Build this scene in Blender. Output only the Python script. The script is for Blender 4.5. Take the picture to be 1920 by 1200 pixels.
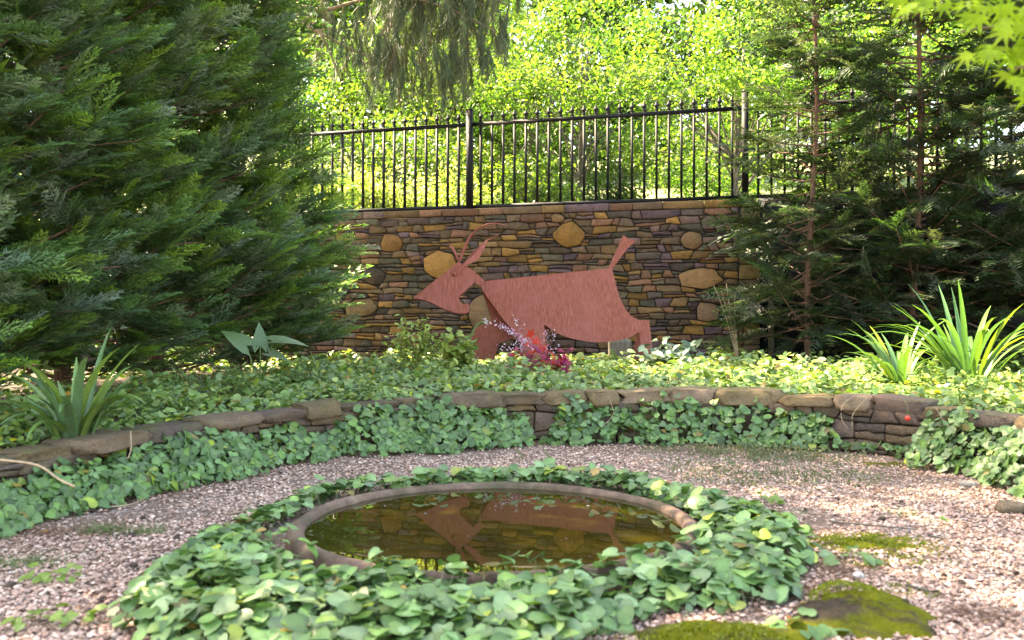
import bpy, bmesh, math
import numpy as np
from mathutils import Vector, Matrix

rng = np.random.default_rng(11)
R = math.radians
scene = bpy.context.scene
for o in list(bpy.data.objects):
    bpy.data.objects.remove(o)
COL = scene.collection

# ------------------------------------------------------------------ camera
F, CX, HY, CAMZ = 1636.0, 960.0, 605.0, 1.04       # focal length (photo pixels), centre column, horizon row, eye height
cam_d = bpy.data.cameras.new('camera')
cam = bpy.data.objects.new('camera', cam_d)
COL.objects.link(cam)
cam.location = (0, 0, CAMZ)
cam.rotation_euler = (R(90), 0, 0)
cam_d.sensor_width = 36
cam_d.lens = F / 1920 * 36
cam_d.shift_y = (HY - 600) / 1920
cam_d.clip_start = 0.05
cam_d.clip_end = 500
cam_d.dof.use_dof = True
cam_d.dof.focus_distance = 10.0
cam_d.dof.aperture_fstop = 2.8
scene.camera = cam

# ------------------------------------------------------------------ sky, sun, exposure
SUN = Vector((-0.56, 0.30, 0.77)).normalized()        # towards the sun: behind the garden, to the left
elev = math.asin(SUN.z)
azim = math.atan2(SUN.x, SUN.y)
world = bpy.data.worlds.new('World')
scene.world = world
world.use_nodes = True
wn = world.node_tree
sky = wn.nodes.new('ShaderNodeTexSky')
sky.sky_type = 'NISHITA'
sky.sun_disc = False
sky.sun_elevation = elev
sky.sun_rotation = azim
sky.air_density = 1.0
sky.dust_density = 1.5
sky.ozone_density = 1.0
bg = wn.nodes['Background']
bg.inputs['Strength'].default_value = 0.15
wn.links.new(sky.outputs[0], bg.inputs['Color'])
sd = bpy.data.lights.new('sun', 'SUN')
sd.energy = 5.0
sd.angle = R(0.5)
sd.color = (1.0, 0.94, 0.84)
so = bpy.data.objects.new('sun', sd)
COL.objects.link(so)
so.rotation_euler = (-SUN).to_track_quat('-Z', 'Y').to_euler()
so.location = (-8, 6, 14)
scene.view_settings.view_transform = 'Standard'
scene.view_settings.look = 'None'
scene.view_settings.gamma = 1
scene.view_settings.use_curve_mapping = False
scene.view_settings.exposure = 3.2
scene.view_settings.use_white_balance = True          # camera set for open shade
scene.view_settings.white_balance_temperature = 8900
scene.view_settings.white_balance_tint = 10

# ------------------------------------------------------------------ helpers
def at(px, py, Y):
    """photo pixel at depth Y -> point in the garden"""
    return np.array([(px - CX) * Y / F, Y, CAMZ - (py - HY) * Y / F])

def tag(o, label=None, cat=None, group=None, kind=None):
    if label: o['label'] = label
    if cat: o['category'] = cat
    if group: o['group'] = group
    if kind: o['kind'] = kind
    return o

def link(o, parent=None):
    COL.objects.link(o)
    if parent is not None:
        o.parent = parent
        o.matrix_parent_inverse = Matrix.Translation(-Vector(parent.location))
    return o

def empty(name, loc, label, cat, group=None):
    o = bpy.data.objects.new(name, None)
    o.empty_display_size = 0.2
    COL.objects.link(o)
    o.location = loc
    return tag(o, label, cat, group)

def make_mesh(name, V, Fa, mat=None, tint=None, smooth=False):
    """V (n,3), Fa (m,3) or (m,4) int array"""
    V = np.asarray(V, np.float32)
    Fa = np.asarray(Fa, np.int32)
    k = Fa.shape[1]
    me = bpy.data.meshes.new(name)
    me.vertices.add(len(V))
    me.vertices.foreach_set('co', V.ravel())
    me.loops.add(len(Fa) * k)
    me.loops.foreach_set('vertex_index', Fa.ravel())
    me.polygons.add(len(Fa))
    me.polygons.foreach_set('loop_start', np.arange(0, len(Fa) * k, k, dtype=np.int32))
    me.polygons.foreach_set('loop_total', np.full(len(Fa), k, np.int32))
    if smooth:
        me.polygons.foreach_set('use_smooth', np.ones(len(Fa), bool))
    if tint is not None:
        a = me.color_attributes.new('tint', 'FLOAT_COLOR', 'POINT')
        t = np.ones((len(V), 4), np.float32)
        t[:, :3] = tint
        a.data.foreach_set('color', t.ravel())
    if mat: me.materials.append(mat)
    me.update(calc_edges=True)
    return me

def mobj(name, V, Fa, mat, parent=None, tint=None, smooth=False):
    o = bpy.data.objects.new(name, make_mesh(name, V, Fa, mat, tint, smooth))
    return link(o, parent)

class Acc:
    """collects triangles with a tint into one mesh"""
    def __init__(self): self.V, self.T, self.C, self.n = [], [], [], 0
    def add(self, V, T, c):
        V = np.asarray(V, float)
        self.V.append(V); self.T.append(np.asarray(T, int) + self.n)
        c = np.asarray(c, float)
        self.C.append(np.broadcast_to(c, (len(V), 3)))
        self.n += len(V)
    def build(self, name, mat, parent=None, smooth=False):
        return mobj(name, np.vstack(self.V), np.vstack(self.T), mat, parent, np.vstack(self.C), smooth)

def unit(v):
    v = np.asarray(v, float)
    return v / np.maximum(np.linalg.norm(v, axis=-1, keepdims=True), 1e-9)

def frames(nrm, head):
    """rotation matrices (N,3,3), columns x=heading, y, z=normal"""
    n = unit(nrm)
    x = unit(head - (head * n).sum(-1, keepdims=True) * n)
    y = np.cross(n, x)
    return np.stack([x, y, n], -1)

def frames_dir(x, up):
    """x exact, normal as near to up as possible"""
    x = unit(x)
    n = unit(up - (up * x).sum(-1, keepdims=True) * x)
    y = np.cross(n, x)
    return np.stack([x, y, n], -1)

def scatter(acc, TV, TT, pos, M, size, tint, ttint=None):
    """instances of a template (TV, TT); tint (N,3); ttint (V,1 or 3) multiplies along the template"""
    N, k = len(pos), len(TV)
    if N == 0: return
    size = np.asarray(size, float)
    if size.ndim == 1: size = size[:, None]
    P = np.einsum('nij,nkj->nki', M, TV[None] * size[:, None, :] if size.shape[1] == 3 else TV[None] * size[:, :, None])
    P = P + pos[:, None, :]
    T = (TT[None] + (np.arange(N) * k)[:, None, None]).reshape(-1, 3)
    C = np.repeat(np.asarray(tint, float)[:, None, :], k, 1)
    if ttint is not None: C = C * ttint[None]
    acc.add(P.reshape(-1, 3), T, C.reshape(-1, 3))

def tube(acc, pts, rad, c, sides=6, cap=True):
    pts = np.asarray(pts, float)
    n = len(pts)
    rad = np.broadcast_to(np.asarray(rad, float), (n,))
    t = unit(np.gradient(pts, axis=0))
    ref = np.array([0.13, 0.31, 0.94]) if abs(t[0][2]) < 0.9 else np.array([1.0, 0.2, 0.0])
    a = unit(np.cross(t, ref)); b = np.cross(t, a)
    th = np.linspace(0, 2 * math.pi, sides, endpoint=False)
    ring = (np.cos(th)[None, :, None] * a[:, None] + np.sin(th)[None, :, None] * b[:, None]) * rad[:, None, None] + pts[:, None]
    V = ring.reshape(-1, 3)
    T = []
    for i in range(n - 1):
        for j in range(sides):
            p, q = i * sides + j, i * sides + (j + 1) % sides
            T += [(p, q, q + sides), (p, q + sides, p + sides)]
    if cap:
        for j in range(1, sides - 1):
            T += [(0, j + 1, j), ((n - 1) * sides, (n - 1) * sides + j, (n - 1) * sides + j + 1)]
    acc.add(V, T, c)

def bez(p0, p1, p2, n=8):
    t = np.linspace(0, 1, n)[:, None]
    return (1 - t) ** 2 * np.asarray(p0) + 2 * t * (1 - t) * np.asarray(p1) + t * t * np.asarray(p2)

def smooth01(t):
    t = np.clip(t, 0, 1)
    return t * t * (3 - 2 * t)

def vnoise(x, y, seed=0):
    """cheap smooth noise in 0..1"""
    s = seed * 1.7
    return 0.5 + 0.25 * (np.sin(x * 1.9 + s + 1.3 * np.sin(y * 1.3 + s)) + np.sin(y * 2.3 - s + 1.1 * np.sin(x * 1.7 - 2 * s)))

# ------------------------------------------------------------------ materials
def nmat(name):
    m = bpy.data.materials.new(name)
    m.use_nodes = True
    nt = m.node_tree
    return m, nt, nt.nodes['Principled BSDF'], nt.nodes['Material Output']

def N(nt, t, **kw):
    n = nt.nodes.new(t)
    for k, v in kw.items():
        if k in n.inputs: n.inputs[k].default_value = v
        else: setattr(n, k, v)
    return n

def mixc(nt, fac, a, b, mode='MIX'):
    n = nt.nodes.new('ShaderNodeMix'); n.data_type = 'RGBA'; n.blend_type = mode
    for s, v in ((n.inputs[0], fac), (n.inputs[6], a), (n.inputs[7], b)):
        if isinstance(v, bpy.types.NodeSocket): nt.links.new(v, s)
        elif isinstance(v, (int, float)): s.default_value = v
        else: s.default_value = (*v, 1)
    return n.outputs[2]

def ramp(nt, src, stops):
    n = nt.nodes.new('ShaderNodeValToRGB')
    e = n.color_ramp.elements
    while len(e) < len(stops): e.new(0.5)
    for i, (p, c) in enumerate(stops):
        e[i].position = p
        e[i].color = (*c, 1) if not isinstance(c, (int, float)) else (c, c, c, 1)
    nt.links.new(src, n.inputs[0])
    return n.outputs[0]

def coords(nt, kind='Object'):
    return nt.nodes.new('ShaderNodeTexCoord').outputs[kind]

def noise(nt, vec, scale, detail=4, rough=0.6):
    n = N(nt, 'ShaderNodeTexNoise', Scale=scale, Detail=detail, Roughness=rough)
    nt.links.new(vec, n.inputs['Vector'])
    return n.outputs['Fac']

def bump(nt, height, bsdf, strength=0.5, dist=0.01):
    b = N(nt, 'ShaderNodeBump', Strength=strength, Distance=dist)
    nt.links.new(height, b.inputs['Height'])
    nt.links.new(b.outputs[0], bsdf.inputs['Normal'])

def position(nt):
    return nt.nodes.new('ShaderNodeNewGeometry').outputs['Position']

def leaf_mat(name, rough=0.5, transl=0.35, spec=0.4, tl=(1.25, 1.35, 0.55), vein=0.0):
    m, nt, b, out = nmat(name)
    a = N(nt, 'ShaderNodeAttribute', attribute_name='tint')
    nz = noise(nt, position(nt), 38, 3)
    col = mixc(nt, 1.0, a.outputs['Color'], ramp(nt, nz, [(0.25, 0.78), (0.75, 1.18)]), 'MULTIPLY')
    nt.links.new(col, b.inputs['Base Color'])
    b.inputs['Roughness'].default_value = rough
    b.inputs['Specular IOR Level'].default_value = spec
    tr = nt.nodes.new('ShaderNodeBsdfTranslucent')
    nt.links.new(mixc(nt, 1.0, col, tl, 'MULTIPLY'), tr.inputs['Color'])
    mx = N(nt, 'ShaderNodeMixShader', Fac=transl)
    nt.links.new(b.outputs[0], mx.inputs[1]); nt.links.new(tr.outputs[0], mx.inputs[2])
    nt.links.new(mx.outputs[0], out.inputs['Surface'])
    return m

def bark_mat(name, c1, c2, scale=14):
    m, nt, b, out = nmat(name)
    mp = N(nt, 'ShaderNodeMapping'); mp.inputs['Scale'].default_value = (1, 1, 0.22)
    nt.links.new(position(nt), mp.inputs[0])
    nz = noise(nt, mp.outputs[0], scale, 6, 0.65)
    nt.links.new(ramp(nt, nz, [(0.3, c1), (0.7, c2)]), b.inputs['Base Color'])
    b.inputs['Roughness'].default_value = 0.9
    bump(nt, nz, b, 0.7, 0.012)
    return m

def plain_mat(name, col, rough=0.6, var=0.25, scale=20, metal=0.0, bstr=0.2, spec=0.5):
    m, nt, b, out = nmat(name)
    nz = noise(nt, position(nt), scale, 5)
    c = np.array(col)
    nt.links.new(ramp(nt, nz, [(0.3, tuple(c * (1 - var))), (0.7, tuple(np.minimum(c * (1 + var), 1)))]), b.inputs['Base Color'])
    b.inputs['Roughness'].default_value = rough
    b.inputs['Metallic'].default_value = metal
    b.inputs['Specular IOR Level'].default_value = spec
    if bstr: bump(nt, nz, b, bstr, 0.005)
    return m

def stone_mat(name, moss=0.0):
    m, nt, b, out = nmat(name)
    a = N(nt, 'ShaderNodeAttribute', attribute_name='tint')
    p = position(nt)
    n1 = noise(nt, p, 9, 6, 0.65)
    n2 = noise(nt, p, 60, 5, 0.7)
    n3 = noise(nt, p, 3.2, 3, 0.5)
    col = mixc(nt, 1.0, a.outputs['Color'], ramp(nt, n1, [(0.25, (0.62, 0.6, 0.62)), (0.5, (1, 1, 1)), (0.78, (1.3, 1.2, 1.0))]), 'MULTIPLY')
    col = mixc(nt, 1.0, col, ramp(nt, n2, [(0.3, 0.75), (0.7, 1.2)]), 'MULTIPLY')
    col = mixc(nt, ramp(nt, n3, [(0.54, 0.0), (0.70, 0.30)]), col, (0.17, 0.095, 0.035))
    if moss:
        nrm = nt.nodes.new('ShaderNodeNewGeometry').outputs['Normal']
        sx = nt.nodes.new('ShaderNodeSeparateXYZ'); nt.links.new(nrm, sx.inputs[0])
        mu = N(nt, 'ShaderNodeMath', operation='MULTIPLY'); nt.links.new(sx.outputs[2], mu.inputs[0])
        nt.links.new(ramp(nt, noise(nt, p, 5, 5, 0.7), [(0.5, 0.0), (0.66, moss)]), mu.inputs[1])
        cl = nt.nodes.new('ShaderNodeClamp'); nt.links.new(mu.outputs[0], cl.inputs[0])
        col = mixc(nt, cl.outputs[0], col, (0.10, 0.12, 0.02))
    nt.links.new(col, b.inputs['Base Color'])
    b.inputs['Roughness'].default_value = 0.85
    b.inputs['Specular IOR Level'].default_value = 0.3
    ad = N(nt, 'ShaderNodeMath', operation='ADD')
    mu2 = N(nt, 'ShaderNodeMath', operation='MULTIPLY'); mu2.inputs[1].default_value = 0.35
    nt.links.new(n2, mu2.inputs[0]); nt.links.new(n1, ad.inputs[0]); nt.links.new(mu2.outputs[0], ad.inputs[1])
    bump(nt, ad.outputs[0], b, 1.0, 0.045)
    return m

M = {}
M['violet'] = leaf_mat('violet_leaf', 0.48, 0.18, 0.55)
M['cover'] = leaf_mat('cover_leaf', 0.45, 0.30, 0.5)
M['strap'] = leaf_mat('strap_leaf', 0.35, 0.3, 0.5)
M['conifer'] = leaf_mat('conifer_spray', 0.48, 0.42, 0.5, (1.2, 1.4, 0.55))
M['needle'] = leaf_mat('hanging_needle', 0.5, 0.25, 0.4, (1.1, 1.2, 0.6))
M['broad'] = leaf_mat('broad_leaf', 0.45, 0.58, 0.5, (1.5, 1.65, 0.55))
M['maple'] = leaf_mat('maple_leaf', 0.5, 0.55, 0.3, (1.5, 1.6, 0.3))
M['red'] = leaf_mat('red_leaf', 0.45, 0.35, 0.4, (1.5, 0.8, 0.8))
M['stone'] = stone_mat('wall_stone')
M['coping'] = stone_mat('coping_stone', 0.8)
M['mortar'] = plain_mat('wall_core', (0.035, 0.027, 0.02), 1.0, 0.4, 30, bstr=0.5)
M['iron'] = plain_mat('black_fence_paint', (0.006, 0.006, 0.007), 0.6, 0.3, 12, bstr=0.05, spec=0.25)
M['bark_red'] = bark_mat('reddish_bark', (0.09, 0.045, 0.03), (0.22, 0.12, 0.08))
M['bark_grey'] = bark_mat('grey_bark', (0.06, 0.05, 0.04), (0.17, 0.14, 0.11))
M['bark_pine'] = bark_mat('pine_bark', (0.13, 0.085, 0.05), (0.30, 0.21, 0.13))
M['screen'] = plain_mat('navy_screen', (0.008, 0.009, 0.016), 0.8, 0.35, 3, bstr=0.2)
M['timber'] = bark_mat('weathered_timber', (0.10, 0.085, 0.065), (0.23, 0.20, 0.16), 30)
M['dry'] = plain_mat('dry_stem', (0.30, 0.22, 0.14), 0.8, 0.3, 30)
M['litter'] = leaf_mat('dry_litter', 0.8, 0.1, 0.2, (1, 1, 1))

def soil_mat():
    m, nt, b, out = nmat('garden_soil')
    p = position(nt)
    n1 = noise(nt, p, 4, 6, 0.7); n2 = noise(nt, p, 55, 5, 0.7)
    col = mixc(nt, n2, ramp(nt, n1, [(0.3, (0.022, 0.016, 0.010)), (0.7, (0.055, 0.04, 0.024))]), (0.07, 0.045, 0.026))
    nt.links.new(col, b.inputs['Base Color']); b.inputs['Roughness'].default_value = 1
    bump(nt, n2, b, 0.8, 0.02)
    return m
M['soil'] = soil_mat()

def gravel_mat():
    m, nt, b, out = nmat('gravel_bed')
    p = position(nt)
    v = N(nt, 'ShaderNodeTexVoronoi', Scale=62.0); nt.links.new(p, v.inputs['Vector'])
    pick = nt.nodes.new('ShaderNodeSeparateColor'); nt.links.new(v.outputs['Color'], pick.inputs[0])
    st = ramp(nt, pick.outputs[0], [(0.0, (0.17, 0.115, 0.09)), (0.3, (0.33, 0.24, 0.205)), (0.6, (0.45, 0.345, 0.305)), (1.0, (0.56, 0.485, 0.45))])
    dirt = mixc(nt, noise(nt, p, 90, 4), (0.075, 0.038, 0.022), (0.20, 0.115, 0.075))
    edge = ramp(nt, v.outputs['Distance'], [(0.35, 0.0), (0.62, 1.0)])
    col = mixc(nt, edge, st, dirt)
    big = ramp(nt, noise(nt, p, 1.6, 5, 0.65), [(0.46, 0.0), (0.62, 0.85)])
    col = mixc(nt, big, col, dirt)
    nt.links.new(col, b.inputs['Base Color']); b.inputs['Roughness'].default_value = 0.85
    inv = N(nt, 'ShaderNodeMath', operation='SUBTRACT'); inv.inputs[0].default_value = 1
    nt.links.new(v.outputs['Distance'], inv.inputs[1])
    bump(nt, inv.outputs[0], b, 0.8, 0.012)
    return m
M['gravel'] = gravel_mat()

def pebble_mat():
    m, nt, b, out = nmat('pebble')
    a = N(nt, 'ShaderNodeAttribute', attribute_name='tint')
    nz = noise(nt, position(nt), 130, 4)
    nt.links.new(mixc(nt, 1.0, a.outputs['Color'], ramp(nt, nz, [(0.3, 0.8), (0.7, 1.15)]), 'MULTIPLY'), b.inputs['Base Color'])
    b.inputs['Roughness'].default_value = 0.7
    return m
M['pebble'] = pebble_mat()

def rust_mat():
    m, nt, b, out = nmat('rusted_steel')
    p = position(nt)
    mp = N(nt, 'ShaderNodeMapping'); mp.inputs['Scale'].default_value = (1, 1, 0.09)
    nt.links.new(p, mp.inputs[0])
    streak = noise(nt, mp.outputs[0], 70, 5, 0.7)
    cloud = noise(nt, p, 2.6, 5, 0.6)
    fine = noise(nt, p, 160, 3, 0.7)
    col = ramp(nt, streak, [(0.28, (0.125, 0.032, 0.021)), (0.5, (0.24, 0.066, 0.046)), (0.75, (0.37, 0.128, 0.098))])
    col = mixc(nt, ramp(nt, cloud, [(0.4, 0.0), (0.7, 0.6)]), col, (0.28, 0.088, 0.074))
    col = mixc(nt, ramp(nt, noise(nt, p, 6.5, 6, 0.75), [(0.54, 0.0), (0.72, 0.6)]), col, (0.15, 0.048, 0.026))
    col = mixc(nt, 1.0, col, ramp(nt, fine, [(0.3, 0.85), (0.7, 1.12)]), 'MULTIPLY')
    nt.links.new(col, b.inputs['Base Color'])
    b.inputs['Roughness'].default_value = 0.75
    b.inputs['Specular IOR Level'].default_value = 0.25
    bump(nt, fine, b, 0.25, 0.003)
    return m
M['rust'] = rust_mat()

def basin_mat():
    m, nt, b, out = nmat('basin_concrete')
    p = position(nt)
    n1 = noise(nt, p, 7, 6, 0.7); n2 = noise(nt, p, 70, 5, 0.7); n3 = noise(nt, p, 3, 4, 0.6)
    col = ramp(nt, n1, [(0.28, (0.050, 0.030, 0.019)), (0.5, (0.125, 0.074, 0.050)), (0.75, (0.25, 0.155, 0.115))])
    col = mixc(nt, 1.0, col, ramp(nt, n2, [(0.3, 0.7), (0.7, 1.25)]), 'MULTIPLY')
    col = mixc(nt, ramp(nt, n3, [(0.5, 0.0), (0.7, 0.6)]), col, (0.05, 0.05, 0.02))
    nt.links.new(col, b.inputs['Base Color']); b.inputs['Roughness'].default_value = 0.8
    bump(nt, n2, b, 0.6, 0.008)
    return m
M['basin'] = basin_mat()

def water_mat():
    m, nt, b, out = nmat('pond_water')
    p = position(nt)
    n = noise(nt, p, 2.2, 5, 0.6)
    nt.links.new(ramp(nt, n, [(0.3, (0.016, 0.0135, 0.0015)), (0.7, (0.032, 0.026, 0.003))]), b.inputs['Base Color'])
    b.inputs['Roughness'].default_value = 0.015
    b.inputs['IOR'].default_value = 1.38
    b.inputs['Specular IOR Level'].default_value = 0.6
    bump(nt, noise(nt, p, 3.5, 2), b, 0.02, 0.02)
    return m
M['water'] = water_mat()

def moss_mat():
    m, nt, b, out = nmat('moss')
    a = N(nt, 'ShaderNodeAttribute', attribute_name='tint')
    p = position(nt)
    n1 = noise(nt, p, 11, 6, 0.7); n2 = noise(nt, p, 150, 4, 0.7)
    col = mixc(nt, 1.0, a.outputs['Color'], ramp(nt, n1, [(0.3, (0.55, 0.6, 0.5)), (0.6, (1.1, 1.1, 1.0))]), 'MULTIPLY')
    col = mixc(nt, 1.0, col, ramp(nt, n2, [(0.3, 0.6), (0.7, 1.3)]), 'MULTIPLY')
    nt.links.new(col, b.inputs['Base Color']); b.inputs['Roughness'].default_value = 1.0
    b.inputs['Specular IOR Level'].default_value = 0.1
    bump(nt, n2, b, 1.0, 0.02)
    return m
M['moss'] = moss_mat()

def bank_mat():
    m, nt, b, out = nmat('pale_bank')
    n1 = noise(nt, position(nt), 1.5, 6, 0.7)
    nt.links.new(ramp(nt, n1, [(0.40, (0.14, 0.18, 0.05)), (0.62, (0.38, 0.36, 0.22))]), b.inputs['Base Color'])
    b.inputs['Roughness'].default_value = 1
    bump(nt, noise(nt, position(nt), 20, 4), b, 0.6, 0.05)
    return m
M['bank'] = bank_mat()

# ------------------------------------------------------------------ layout: the low wall's curve
ctrl = np.array([(-3.9, -3.0), (-3.8, 0.5), (-3.6, 2.2), (-3.3, 3.3), (-3.05, 4.0), (-2.82, 4.55), (-2.6, 5.1), (-2.38, 5.65), (-2.1, 6.18), (-1.72, 6.72), (-1.25, 7.13), (-0.65, 7.38), (0.18, 7.5), (1.1, 7.56), (1.92, 7.46), (2.42, 7.22), (2.8, 6.95), (3.1, 6.6), (3.33, 6.15), (3.44, 5.6), (3.45, 4.9), (3.42, 4.0), (3.42, 2.5), (3.5, -3.0)])
def catmull(c, per=24):
    out = []
    c2 = np.vstack([2 * c[0] - c[1], c, 2 * c[-1] - c[-2]])
    for i in range(1, len(c2) - 2):
        t = np.linspace(0, 1, per, endpoint=False)[:, None]
        p0, p1, p2, p3 = c2[i - 1], c2[i], c2[i + 1], c2[i + 2]
        out.append(0.5 * (2 * p1 + (p2 - p0) * t + (2 * p0 - 5 * p1 + 4 * p2 - p3) * t ** 2 + (3 * p1 - p0 - 3 * p2 + p3) * t ** 3))
    out.append(c[-1:])
    return np.vstack(out)
PATH = catmull(ctrl)
seg = np.linalg.norm(np.diff(PATH, axis=0), axis=1)
SARC = np.concatenate([[0], np.cumsum(seg)])
SLEN = SARC[-1]
def path_at(s):
    s = np.asarray(s, float)
    x = np.interp(s, SARC, PATH[:, 0]); y = np.interp(s, SARC, PATH[:, 1])
    e = 0.05
    dx = np.interp(s + e, SARC, PATH[:, 0]) - np.interp(s - e, SARC, PATH[:, 0])
    dy = np.interp(s + e, SARC, PATH[:, 1]) - np.interp(s - e, SARC, PATH[:, 1])
    t = unit(np.stack([dx, dy], -1))
    n = np.stack([-t[..., 1], t[..., 0]], -1)      # outwards, away from the pond
    return np.stack([x, y], -1), t, n

PTAN = unit(np.gradient(PATH, axis=0))
PNRM = np.stack([-PTAN[:, 1], PTAN[:, 0]], -1)
def wall_dist(x, y):
    """signed distance to the low wall's face, positive on the bed"""
    q = np.stack([np.ravel(x), np.ravel(y)], -1)
    out = np.empty(len(q))
    for a in range(0, len(q), 4000):
        d = q[a:a + 4000, None] - PATH[None]
        i = np.argmin((d ** 2).sum(-1), 1)
        dd = d[np.arange(len(i)), i]
        out[a:a + 4000] = np.sign((dd * PNRM[i]).sum(-1)) * np.linalg.norm(dd, axis=-1)
    return out.reshape(np.shape(x))
def hfac(x):
    return np.interp(x, [-3.0, -1.8, 0.0, 2.5, 3.4], [0.70, 0.80, 1.0, 1.0, 0.90])
def terrace_h(d, y, x=0.0):
    return 0.38 * hfac(x) + 0.02 * smooth01(d / 1.0) + 0.03 * smooth01((d - 0.8) / 4.0) + 0 * np.asarray(y)
def terrace_z(x, y):
    return terrace_h(wall_dist(np.asarray(x, float), np.asarray(y, float)), y, x)

# ------------------------------------------------------------------ ground
def grid_obj(name, xs, ys, zf, mat, kind='structure'):
    X, Y = np.meshgrid(xs, ys)
    Z = zf(X, Y)
    V = np.stack([X, Y, Z], -1).reshape(-1, 3)
    nx = len(xs)
    i = (np.arange(len(ys) - 1)[:, None] * nx + np.arange(nx - 1)[None]).ravel()
    o = mobj(name, V, np.stack([i, i + 1, i + 1 + nx, i + nx], -1), mat, smooth=True)
    return tag(o, kind=kind)

gp = grid_obj('gravel_path', np.linspace(-60, 60, 41), np.linspace(-60, 60, 41), lambda X, Y: 0.0 * X, M['gravel'])
tag(gp, 'pinkish white gravel path circling the pond', 'gravel path')

sv = np.linspace(0, SLEN, 220)
dv = np.concatenate([[0.03], np.linspace(0.2, 2.5, 14), [3.2, 4.2, 5.4, 6.6, 8.0, 9.5]])
P, T_, Nn = path_at(sv)
tv = []
for d in dv:
    q = P + Nn * d
    tv.append(np.stack([q[:, 0], q[:, 1], terrace_h(d, q[:, 1], q[:, 0]) + 0.03 * (vnoise(q[:, 0] * 2, q[:, 1] * 2, 3) - 0.5)], -1))
tv = np.stack(tv)
keep = tv[..., 1] < 15.2
nx = len(sv)
i = (np.arange(len(dv) - 1)[:, None] * nx + np.arange(nx - 1)[None])
fk = (keep[:-1, :-1] & keep[1:, 1:] & keep[1:, :-1] & keep[:-1, 1:])
i = i[fk]
ter = mobj('garden_bed', tv.reshape(-1, 3), np.stack([i, i + 1, i + 1 + nx, i + nx], -1), M['soil'], smooth=True)
tag(ter, 'raised bed of dark soil behind the low stone wall', 'garden bed', kind='structure')

def bank_h(Y): return 2.70 + 0.23 * (Y - 15.0) * smooth01((Y - 15.0) / 4)
bank = grid_obj('bank', np.linspace(-40, 40, 61), np.concatenate([np.linspace(15.6, 26, 25), np.linspace(27, 60, 14)]),
                lambda X, Y: bank_h(Y) + 0.25 * (vnoise(X * 0.5, Y * 0.6, 2) - 0.5), M['bank'])
tag(bank, 'sunlit pale grassy bank rising beyond the black fence', 'bank')

# ------------------------------------------------------------------ stones
def clip(poly, m, n):
    """keep (p-m).n <= 0"""
    out = []
    k = len(poly)
    d = [(p[0] - m[0]) * n[0] + (p[1] - m[1]) * n[1] for p in poly]
    for i in range(k):
        j = (i + 1) % k
        if d[i] <= 0: out.append(poly[i])
        if d[i] * d[j] < 0:
            t = d[i] / (d[i] - d[j])
            out.append((poly[i][0] + t * (poly[j][0] - poly[i][0]), poly[i][1] + t * (poly[j][1] - poly[i][1])))
    return out

def poly_area(p):
    return 0.5 * abs(sum(p[i][0] * p[(i + 1) % len(p)][1] - p[(i + 1) % len(p)][0] * p[i][1] for i in range(len(p))))

def rubble(u0, u1, z0, z1, rowh, lmin, lmax, gap, boulders=(), r=rng, wav=0.30, split=0.3):
    """rough coursed stones with wavering beds: list of polygons in (u, z)"""
    nrow = max(2, int(round((z1 - z0) / rowh)))
    base = np.linspace(z0, z1, nrow + 1)
    base[1:-1] += r.uniform(-0.22, 0.22, nrow - 1) * rowh
    ph = r.uniform(0, 6.28, (nrow + 1, 3)); am = r.uniform(0.4, 1.0, (nrow + 1, 1)) * rowh * wav
    am[0] = am[-1] = 0
    def bed(k, u):
        return base[k] + am[k, 0] * (0.55 * math.sin(u * 3.1 + ph[k, 0]) + 0.45 * math.sin(u * 7.3 + ph[k, 1]) + 0.3 * math.sin(u * 15.0 + ph[k, 2]))
    out = []
    def emit(poly):
        c = np.mean(poly, 0)
        for B in boulders:
            en = edge_normals(B)
            sd_ = [(c[0] - B[k][0]) * e[0] + (c[1] - B[k][1]) * e[1] for k, e in enumerate(en)]
            k = int(np.argmax(sd_))
            poly = clip(poly, (B[k][0] + en[k][0] * gap * 2, B[k][1] + en[k][1] * gap * 2), (-en[k][0], -en[k][1]))
            if len(poly) < 3: return
        if poly_area(poly) > 0.0012: out.append(poly)
    for k in range(nrow):
        u = u0
        tl = 0.0
        while u < u1 - 1e-4:
            l = r.uniform(lmin, lmax) * (1.5 if r.random() < 0.12 else 1) * (0.6 if r.random() < 0.18 else 1)
            if u1 - (u + l) < lmin * 0.6: l = u1 - u
            tr_ = r.uniform(-0.28, 0.28) * rowh if u + l < u1 - 1e-4 else 0.0
            a, b = u + gap, u + l - gap
            m1, m2 = u + l * r.uniform(0.3, 0.45), u + l * r.uniform(0.6, 0.75)
            nz_ = lambda: r.uniform(-0.06, 0.06) * rowh
            lo = [(a - tl, bed(k, a) + gap), (m1, bed(k, m1) + gap + nz_()), (m2, bed(k, m2) + gap + nz_()), (b - tr_, bed(k, b) + gap)]
            hi = [(b + tr_, bed(k + 1, b) - gap), (m2, bed(k + 1, m2) - gap + nz_()), (m1, bed(k + 1, m1) - gap + nz_()), (a + tl, bed(k + 1, a) - gap)]
            if r.random() < split and l > lmin * 1.1:
                f0, f1, f2, f3 = np.clip(r.uniform(0.38, 0.62) + r.uniform(-0.12, 0.12, 4), 0.2, 0.8)
                mid = [tuple(np.array(p) * (1 - f) + np.array(q) * f) for p, q, f in zip(lo, hi[::-1], (f0, f1, f2, f3))]
                emit(lo + [(x, z - gap * 0.8) for x, z in mid[::-1]])
                emit([(x, z + gap * 0.8) for x, z in mid] + hi)
            else:
                if r.random() < 0.5: hi = [hi[0], hi[1 if r.random() < 0.5 else 2], hi[3]]
                emit(lo + hi)
            u += l
            tl = tr_
    return out

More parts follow.
